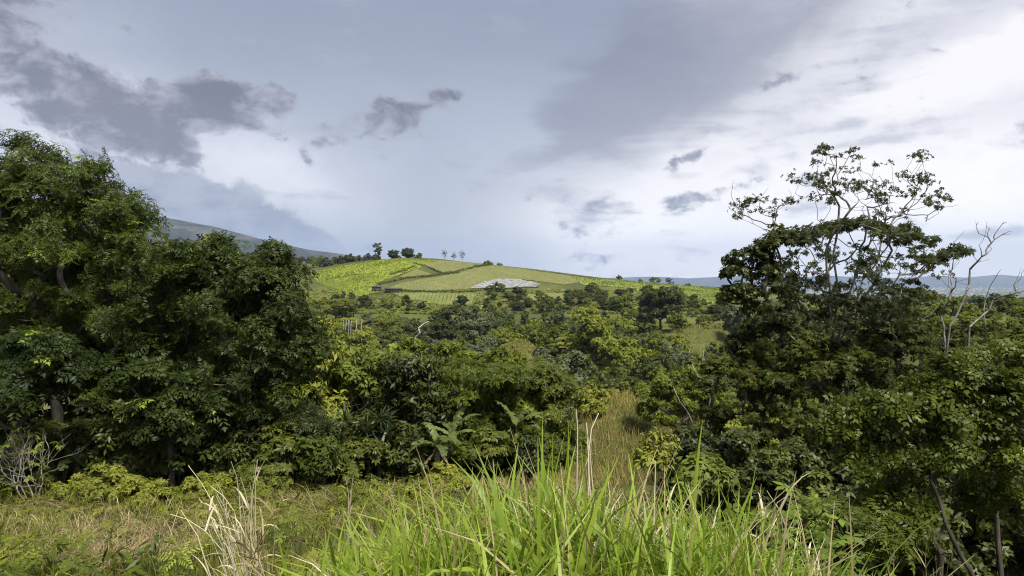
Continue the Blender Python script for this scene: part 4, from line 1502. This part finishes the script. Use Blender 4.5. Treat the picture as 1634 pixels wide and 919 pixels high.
# ------------------------------------------------------------------ grass and dry stalks of the foreground
def blades(root, L, W, az, th0, bend, seg=5, fold=.35, twist=None):
    """tapering blades that lean by th0 and bend over; two quads across when folded"""
    n = len(root)
    f = np.linspace(0, 1, seg + 1)
    h = np.stack((np.cos(az), np.sin(az), np.zeros(n)), -1)
    s0 = np.stack((-np.sin(az), np.cos(az), np.zeros(n)), -1)
    tw = np.zeros(n) if twist is None else twist
    p = root.copy()
    rows = []
    for i, t in enumerate(f):
        th = th0 + bend * t ** 1.6
        d = h * np.sin(th)[:, None] + np.array((0, 0, 1.0)) * np.cos(th)[:, None]
        nn = np.cross(s0, d)
        ct = np.cos(tw * (1 - .5 * t))[:, None]
        st = np.sin(tw * (1 - .5 * t))[:, None]
        side = s0 * ct + nn * st
        w = (W * .5 * (.6 + 1.4 * t if t < .28 else 1) * (1 - max(0, (t - .28) / .72) ** 1.5))[:, None] + .0006
        if fold:
            rows.append(np.stack((p + side * w, p - np.cross(side, d) * w * fold, p - side * w), 1))
        else:
            rows.append(np.stack((p + side * w, p - side * w), 1))
        p = p + d * (L / seg)[:, None]
    k = rows[0].shape[1]
    V = np.stack(rows, 1).reshape(n, -1, 3)
    F = np.array([(i * k + j, i * k + j + 1, (i + 1) * k + j + 1, (i + 1) * k + j) for i in range(seg) for j in range(k - 1)])
    F = F[None] + (np.arange(n) * (seg + 1) * k)[:, None, None]
    return V.reshape(-1, 3), F.reshape(-1, 4), (seg + 1) * k


def grass_obj(name, root, L, W, az, th0, bend, mat, rng, seg=5, fold=.35, label=None, cat='grass', parent=None, kind='stuff', twist=.5):
    V, F, k = blades(root, L, W, az, th0, bend, seg, fold, rng.normal(0, twist, len(root)))
    T = np.repeat(np.clip(rng.random(len(root)) ** 1.3, 0, .89), k)
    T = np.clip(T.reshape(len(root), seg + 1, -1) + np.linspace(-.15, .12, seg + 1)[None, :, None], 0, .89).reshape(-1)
    o = obj(name, mesh_from(name, V, F, T), mat, parent)
    if parent is None:
        tag(o, label, cat, kind=kind)
    return o


L_LUSH = leaf_mat('lush_grass', (.085, .155, .013), (.285, .375, .045), None, .42, .42, .4)
L_GRASS = leaf_mat('meadow_grass', (.075, .092, .014), (.20, .215, .036), None, .36, .6, .2)
L_STRAW = leaf_mat('straw', (.19, .155, .075), (.42, .355, .21), None, .25, .7, .2)
L_HAY = leaf_mat('matted_hay', (.16, .125, .065), (.35, .28, .165), None, .2, .8, .1)
L_PALE = leaf_mat('bleached_straw', (.42, .37, .25), (.68, .63, .48), None, .25, .7, .2)
L_WEED = leaf_mat('weed_leaves', (.07, .115, .014), (.17, .235, .03), None, .38, .5, .3)


def Z(x, y):
    return np.stack((x, y, H(x, y)), -1)


def lush():
    rng = np.random.default_rng(501)
    nt = 1600
    cx, cy_ = rng.uniform(-2.9, 3.2, nt), rng.uniform(1.6, 5.6, nt)
    m = np.exp(-((cx + .1) / 2.0) ** 2 - ((cy_ - 2.7) / 2.2) ** 2)
    keep = m > rng.random(nt) * .55 + .1
    cx, cy_, m = cx[keep], cy_[keep], m[keep]
    per = 36
    x = np.repeat(cx, per) + rng.normal(0, .10, len(cx) * per)
    y = np.repeat(cy_, per) + rng.normal(0, .10, len(cx) * per)
    n = len(x)
    tall = np.repeat(rng.uniform(.48, .80, len(cx)) * (.74 + .26 * m), per)
    caz = np.repeat(rng.uniform(0, 6.28, len(cx)), per)
    L = tall * rng.uniform(.45, 1.0, n)
    az = np.where(rng.random(n) < .5, caz + rng.normal(0, .6, n), rng.uniform(0, 6.28, n))
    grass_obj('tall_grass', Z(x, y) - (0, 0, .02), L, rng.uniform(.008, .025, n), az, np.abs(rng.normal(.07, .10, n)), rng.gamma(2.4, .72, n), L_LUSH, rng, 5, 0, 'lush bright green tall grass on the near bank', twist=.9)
    # a few very tall upright leaves
    k = 12
    x, y = rng.normal(.75, .45, k), rng.uniform(2.5, 3.7, k)
    grass_obj('tall_grass', Z(x, y), rng.uniform(.7, .9, k), rng.uniform(.016, .028, k), rng.uniform(0, 6.28, k), np.abs(rng.normal(.05, .10, k)), rng.gamma(1.2, .35, k), L_LUSH, rng, 8, .4, 'upright cane-like grass leaves rising over the near bank')
    # dry leaves and stems low in the tussocks
    n = 6000
    x, y = rng.normal(.45, 1.35, n), rng.uniform(1.8, 6.0, n)
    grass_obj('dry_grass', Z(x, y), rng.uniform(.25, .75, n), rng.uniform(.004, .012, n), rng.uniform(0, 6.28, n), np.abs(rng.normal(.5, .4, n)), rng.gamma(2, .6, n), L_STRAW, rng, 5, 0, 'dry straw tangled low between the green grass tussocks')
    n = 900
    x, y = rng.normal(.85, .5, n), rng.uniform(2.2, 3.8, n)
    grass_obj('dry_grass', Z(x, y), rng.uniform(.35, .62, n), rng.uniform(.004, .010, n), rng.uniform(0, 6.28, n), np.abs(rng.normal(.2, .25, n)), rng.gamma(2.6, .8, n), L_PALE, rng, 6, 0, 'bleached bent stems tangled through the tall green grass')
    # leafy weeds on the side of the bank
    n = 2000
    x, y = rng.uniform(1.0, 2.9, n), rng.uniform(2.6, 4.6, n)
    C = Z(x, y) + np.stack((np.zeros(n), np.zeros(n), rng.uniform(.1, .75, n)), -1)
    V, F, T = scatter([t_rosette(5, .12, .065, .2, s) for s in (61, 62, 63)] + [t_pinnate(3, 3, .16, .08, .04, .4, 64)], C, unit(np.array((0, -.2, 1.0)) + rng.normal(0, .35, C.shape)), rng.uniform(.22, .48, n), rng)
    tag(obj('weeds', mesh_from('weeds', V, F, T), L_WEED), 'leafy light green weeds at the side of the near bank', 'weeds', kind='stuff')


lush()


def meadow():
    rng = np.random.default_rng(502)
    n = 20000
    # denser where it is closer: even cover in the picture rather than on the ground
    y = 5.2 * (25.0 / 5.2) ** rng.random(n)
    u = rng.uniform(-.95, .32, n)
    x = u * y
    patch = wav(x, y, 1.7, 7) + .6 * wav(x, y, .7, 8)
    dry = patch + rng.normal(0, .35, n) > .55
    g = ~dry
    far = .7 + y / 22
    L = rng.uniform(.18, .5, n)
    az = rng.uniform(0, 6.28, n)
    W = rng.uniform(.006, .014, n) * far
    th = np.abs(rng.normal(.25, .3, n))
    bd = rng.gamma(2, .55, n)
    R3 = Z(x, y)
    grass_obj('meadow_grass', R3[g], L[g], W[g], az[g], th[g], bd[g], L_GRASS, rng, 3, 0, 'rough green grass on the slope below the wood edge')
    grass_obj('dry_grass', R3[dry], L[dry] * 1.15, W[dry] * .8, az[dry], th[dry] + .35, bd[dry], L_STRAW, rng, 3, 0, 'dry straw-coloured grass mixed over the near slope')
    # matted hay patches
    n = 5200
    c = np.array([(-6.6, 9.6, .9), (-5.6, 8.8, .5), (-4.9, 10.5, .8), (-3.2, 13.0, 1.0), (-7.6, 12.0, .9), (-1.5, 17, 1.4), (0.6, 18.5, 1.6), (-5, 16.5, 1.2), (-9.5, 16, 1.2), (1.5, 15.5, 1.2)])
    k = rng.integers(0, len(c), n)
    x, y = c[k, 0] + rng.normal(0, 1, n) * c[k, 2], c[k, 1] + rng.normal(0, .8, n) * c[k, 2]
    R3 = Z(x, y) + np.stack((np.zeros(n), np.zeros(n), rng.uniform(0, .14, n)), -1)
    grass_obj('hay', R3, rng.uniform(.3, .7, n), rng.uniform(.006, .012, n), (k * 1.3) + rng.normal(0, .7, n), rng.uniform(1.0, 1.6, n), rng.normal(.2, .3, n), L_HAY, rng, 3, 0, 'flattened patches of pale brown hay on the near slope')
    # pale grass on the knolls among the valley trees
    n = 8000
    k = rng.integers(0, 3, n)
    c = np.array([(3.2, 188, 9, 13), (26, 160, 8, 10), (64, 240, 17, 16)])
    x, y = c[k, 0] + rng.normal(0, .6, n) * c[k, 2], c[k, 1] + rng.normal(0, .6, n) * c[k, 3]
    grass_obj('knoll_grass', Z(x, y), rng.uniform(.6, 1.3, n), rng.uniform(.08, .16, n), rng.uniform(0, 6.28, n), np.abs(rng.normal(.3, .3, n)), rng.gamma(2, .5, n), L_KNOLL, rng, 2, 0, 'pale yellowish grass on the small clearings among the valley trees')
    # small leafy weeds
    n = 2600
    y = 6 * (21.0 / 6) ** rng.random(n)
    x = rng.uniform(-.95, .2, n) * y
    m = wav(x, y, 1.1, 12) > .1
    x, y = x[m], y[m]
    C = Z(x, y) + np.stack((0 * x, 0 * x, rng.uniform(.05, .35, len(x))), -1)
    V, F, T = scatter([t_rosette(6, .11, .06, .2, 71), t_pinnate(3, 4, .2, .07, .035, .5, 72)], C, unit(np.array((0, 0, 1.0)) + rng.normal(0, .4, C.shape)), rng.uniform(.7, 1.5, len(x)), rng)
    tag(obj('weeds', mesh_from('weeds', V, F, T), L_GRASS), 'small leafy weeds among the grass of the near slope', 'weeds', kind='stuff')
    n = 1700
    y = 6.5 * (20.0 / 6.5) ** rng.random(n)
    x = rng.uniform(-.95, .15, n) * y
    m = wav(x, y, 1.9, 15) > .05
    x, y = x[m], y[m]
    C = Z(x, y) + np.stack((0 * x, 0 * x, rng.uniform(.05, .5, len(x))), -1)
    V, F, T = scatter([t_pinnate(5, 6, .34, .09, .034, .5, 73), t_hang(9, .2, .06, 74)], C, unit(np.array((0, 0, 1.0)) + rng.normal(0, .4, C.shape)), rng.uniform(.6, 1.2, len(x)), rng)
    tag(obj('bracken', mesh_from('bracken', V, F, T), L_MID), 'green bracken heaped in low mounds over the near slope', 'bracken', kind='stuff')
    # grass on the open spur in the gully
    n = 11000
    x, y = rng.normal(8.0, 4.5, n), rng.uniform(28, 50, n)
    wv = wav(x, y, 2.6, 3)
    grass_obj('spur_grass', Z(x, y), rng.uniform(.35, .9, n), rng.uniform(.02, .045, n), rng.uniform(0, 6.28, n), np.abs(rng.normal(.3, .3, n)), rng.gamma(2, .5, n), L_SPUR, rng, 2, 0, 'yellowish brown grass on the open spur in the gully')


L_KNOLL = leaf_mat('knoll_grass', (.13, .14, .03), (.29, .275, .075), None, .3, .8, .1)
L_SPUR = leaf_mat('spur_grass', (.17, .15, .045), (.40, .345, .13), None, .3, .8, .1)
meadow()


def stalks(px, py0, Y, tips, label, seed, mat, W=.012, name='dry_grass_clump', group=None, wild=.25, withered=4):
    """a clump of separate dry stalks that rise from one foot to the given spots"""
    rng = np.random.default_rng(seed)
    x = ray(px, 600)[0] * Y
    loc = np.array((x, Y, float(H(x, Y))))
    o = thing(name, label, 'dry grass', tuple(loc), group=group)
    for i, (tx, ty) in enumerate(tips):
        foot = np.array((rng.normal(0, .05), rng.normal(0, .05), -.02))
        tip = at(tx, ty, Y + rng.normal(0, .12)) - loc
        mid = foot * .7 + tip * np.array((.3, .3, 0)) + np.array((0, 0, tip[2] * .78 + .22 * np.linalg.norm(tip[:2]))) + rng.normal(0, wild * .2, 3)
        f = np.linspace(0, 1, 8)[:, None]
        P = (1 - f) ** 2 * foot + 2 * f * (1 - f) * mid + f * f * tip + rng.normal(0, .006, (8, 3))
        w = W * rng.uniform(.6, 1.1)
        V, F = tube(P, w * .5 * np.linspace(1, .35, 8), 4)
        parts = [(V, F, rng.random() * .85)]
        # withered leaves hanging off the stalk
        for _ in range(rng.integers(1, withered) if withered else 0):
            j = rng.integers(2, 7)
            Vb, Fb, _k = blades(P[j][None], np.array([rng.uniform(.12, .32)]), np.array([W * .9]), np.array([rng.uniform(0, 6.28)]), np.array([rng.uniform(.2, 1.2)]), np.array([rng.uniform(.5, 2.2)]), 5, 0, np.array([rng.normal(0, .8)]))
            parts.append((Vb, Fb, rng.random() * .85))
        V, F, T = join(parts)
        obj('stalk', mesh_from('stalk', V, F, T), mat, o)
    return o


rs = random.Random(77)
fan = [(302, 744), (335, 775), (372, 738), (385, 760), (408, 740), (412, 735), (345, 790), (400, 770), (360, 800), (270, 820), (290, 815), (330, 830), (318, 795), (392, 795), (425, 865), (410, 850)] + [(rs.uniform(330, 420), rs.uniform(760, 850)) for _ in range(16)]
stalks(402, 919, 4.3, fan, 'big bleached fan of dry broken grass stalks on the slope', 601, L_PALE, .014)
stalks(412, 919, 4.0, [(rs.uniform(385, 440), rs.uniform(800, 900)) for _ in range(14)], 'shorter dry stalk clump at the foot of the bleached fan', 602, L_STRAW, .014)
stalks(938, 860, 4.4, [(921, 650), (934, 672), (938, 690), (956, 658), (944, 720)], 'two tall white dead stalks rising out of the green grass', 603, L_PALE, .017, wild=.45, withered=0)
stalks(1252, 880, 4.0, [(1225, 783), (1240, 780), (1262, 800), (1208, 800), (1255, 790), (1235, 800), (1270, 812), (1246, 812), (1220, 812)], 'tuft of pale dry blades at the side of the bank', 604, L_PALE, .015, wild=.5)
stalks(556, 830, 9.0, [(552, 760), (566, 757), (560, 780)], 'pair of thin dry stalks in the meadow', 605, L_PALE, .018)
stalks(1505, 919, 6.5, [(1492, 890), (1475, 880), (1515, 885), (1488, 905)], 'sparse dry blades low in the dark hollow', 606, L_STRAW, .014)
stalks(1075, 880, 3.4, [(1060, 830), (1085, 800), (1040, 850), (1100, 850), (1050, 870), (1070, 860), (1030, 835)], 'tangle of bent dry stems inside the green tussock', 607, L_PALE, .010, wild=1.0)
for i, (px, Y, top) in enumerate(((90, 9.5, 800), (215, 10, 795), (250, 8.5, 815), (160, 13, 775), (420, 11, 775), (610, 14, 765), (690, 15, 762), (505, 13, 770))):
    stalks(px, 900, Y, [(px + rs.uniform(-35, 35), top + rs.uniform(0, 40)) for _ in range(9)], 'loose tuft of dry stems standing in the meadow', 610 + i, L_STRAW, .012, group='dry stem tufts in the meadow', wild=.5)

for i in range(16):
    r = random.Random(810 + i)
    px, Y = -40 + i * 36, 18.7 + r.uniform(-.5, .9)
    kl = r.choice([(L_DARK, 'dark dull-leaved'), (L_GLOSS, 'glossy-leaved'), (L_FEATH, 'fresh green')])
    kt = r.choice([(fine, 'fine leaf clusters'), (gloss_s, 'hanging leaves'), (feather_s, 'feathery sprays')])
    lb = kl[1] + ' undergrowth bush with ' + kt[1] + ' before the shaded trunks'
    near('undergrowth_bush', lb, 'shrub', px, Y, [(px, 735 + r.uniform(-12, 12), 38, 30, 10), (px + 12, 695 + r.uniform(-15, 15), 28, 26, 6)], kl[0], kt[0], 270, .38, 820 + i, group=lb.replace('bush', 'bushes'), r_base=.03)
# shrubs that fill the foot of the wood, the hollow and the spur
for i in range(17):
    r = random.Random(700 + i)
    px = -160 + i * 40
    plant('clump', ray(px, 600)[0] * (22.6 + r.uniform(-.6, 1.6)), 22.6 + r.uniform(-.6, 1.6), r.uniform(.55, .72), None, 'shaded bushy thicket under the feathery and whorl-leaved trees', 'thickets under the wood edge trees', r)
for i in range(11):
    r = random.Random(730 + i)
    px, Y = 500 + i * 35, 25.6 + r.uniform(-.5, 1.2)
    plant(r.choice(['clump', 'lobed']), ray(px, 600)[0] * Y, Y, r.uniform(.6, .72), None, 'thicket behind the banana and sword-leaved plants', 'thickets behind the banana plants', r)
for i, (px, Y, s, k) in enumerate(((1170, 17, .55, 'clump'), (1240, 15.5, .5, 'clump'), (1330, 14, .5, 'clump'), (1420, 15, .6, 'clump'), (1520, 15.5, .6, 'clump'), (1600, 16, .7, 'clump'), (1290, 18.5, .6, 'clump'), (1400, 18, .6, 'clump'), (1500, 19, .7, 'clump'), (1620, 19, .8, 'clump'), (1120, 21, .5, 'clump'), (1690, 15, .8, 'clump'))):
    plant(k, ray(px, 600)[0] * Y, Y, s, None, 'dark glossy thicket filling the shaded hollow', 'thickets in the shaded hollow', random.Random(750 + i))
for i, (px, Y, s) in enumerate(((1085, 40, .7), (1110, 34, .5), (1110, 44, .6), (985, 50, .6), (940, 44, .5))):
    plant(['dome', 'shrub'][s < .62] if s > .6 else 'shrub', ray(px, 600)[0] * Y, Y, s * (1 if s > .62 else 1.5), None, 'rounded bush on the dry grass spur', 'bushes on the dry grass spur', random.Random(770 + i))
near('fern_shrub', 'fresh green feathery shrub low in the dark hollow', 'shrub', 1370, 10.5, [(1365, 835, 50, 18, 12), (1420, 850, 40, 16, 8), (1320, 820, 30, 16, 6)], L_BROAD, feather_s, 240, .26, 790, r_base=.03, r_tip=.006)
near('leafy_sapling', 'light green leafy sapling behind the bank grass', 'shrub', 1130, 13, [(1125, 745, 34, 12, 8), (1150, 760, 20, 14, 5), (1100, 765, 20, 12, 5)], L_YEL, broad, 90, .22, 791, r_base=.02, r_tip=.005)
near('leafy_sapling', 'thin dry-stemmed sapling beside the light green one', 'shrub', 1050, 16, [(1050, 720, 24, 30, 7), (1020, 735, 20, 24, 5)], L_OLIVE, gloss_s, 90, .25, 792, r_base=.02, r_tip=.005)
# leaning trunk in the hollow
leaning(1560, 935, 10.5, [(1520, 840), (1500, 770), (1490, 740)], 'bare leaning trunk under the broad-leaved bush', 793, .025, .04, mat=M['bark'])

# low scrub and fields towards the plain, seen past the spreading tree
rs2 = random.Random(91)
for i in range(270):
    Y = 38 * (12.0 ** rs2.random())
    px = rs2.uniform(1440, 1760)
    plant(rs2.choice(['shrub', 'dome', 'bright', 'shrub', 'lobed', 'clump']), ray(px, 600)[0] * Y, Y, rs2.uniform(.4, .75) * (1 if Y > 150 else .75), None, None, None, rs2, area='on the slope towards the plain')
for i in range(70):
    Y = rs2.uniform(560, 1100)
    px = rs2.uniform(400, 600)
    x = ray(px, 600)[0] * Y
    plant(rs2.choice(['round', 'clump', 'lobed']), x, Y, rs2.uniform(1.0, 1.5), None, None, None, rs2, area='in the wood behind the yellow-green field')
for i in range(60):
    Y = rs2.uniform(500, 1200)
    px = rs2.uniform(1430, 1720)
    plant(rs2.choice(['round', 'clump', 'lobed', 'dome']), ray(px, 600)[0] * Y, Y, rs2.uniform(.9, 1.5), None, None, None, rs2, area='on the far lower slope before the town')


def town():
    rng = np.random.default_rng(9)
    n = 1700
    y = rng.uniform(5200, 11500, n)
    x = y * rng.uniform(.25, .9, n)
    keep = wav(x, y, 500, 2) > -.2
    x, y = x[keep], y[keep]
    n = len(x)
    w, d, h = rng.uniform(8, 38, n), rng.uniform(10, 30, n), rng.uniform(4, 9, n)
    z = H(x, y)
    c = np.array([(sx, sy, k) for k in (0, 1) for sy in (-.5, .5) for sx in (-.5, .5)])
    V = np.stack((x[:, None] + c[None, :, 0] * w[:, None], y[:, None] + c[None, :, 1] * d[:, None], z[:, None] - 2 + c[None, :, 2] * (h[:, None] + 2)), -1).reshape(-1, 3)
    f = np.array([(0, 2, 3, 1), (4, 5, 7, 6), (0, 1, 5, 4), (2, 6, 7, 3), (0, 4, 6, 2), (1, 3, 7, 5)])
    F = (f[None] + (np.arange(n) * 8)[:, None, None]).reshape(-1, 4)
    m, q = new_mat('town_walls')
    at_ = q.node('ShaderNodeAttribute', attribute_name='tint')
    col = q.mix(E(q, at_.outputs['Fac']), (.16, .12, .10, 1), (.46, .45, .44, 1))
    pb = q.node('ShaderNodeBsdfPrincipled')
    m.node_tree.links.new(col.s, pb.inputs['Base Color'])
    out = q.node('ShaderNodeOutputMaterial')
    m.node_tree.links.new(pb.outputs[0], out.inputs[0])
    o = obj('town', mesh_from('town', V, F, np.repeat(rng.random(n), 8)), m)
    tag(o, 'far-off pale town spread over the hazy plain', 'town', kind='stuff')


town()

# small bushes that break the edge between the meadow and the wood
re_ = random.Random(33)
for i in range(13):
    px, Y = -30 + i * 70 + re_.uniform(-25, 25), re_.uniform(14.5, 18.5)
    plant('shrub', ray(px, 600)[0] * Y, Y, re_.uniform(.22, .42), None, 'small rounded bush in the grass before the wood edge', 'small bushes in the meadow', re_)
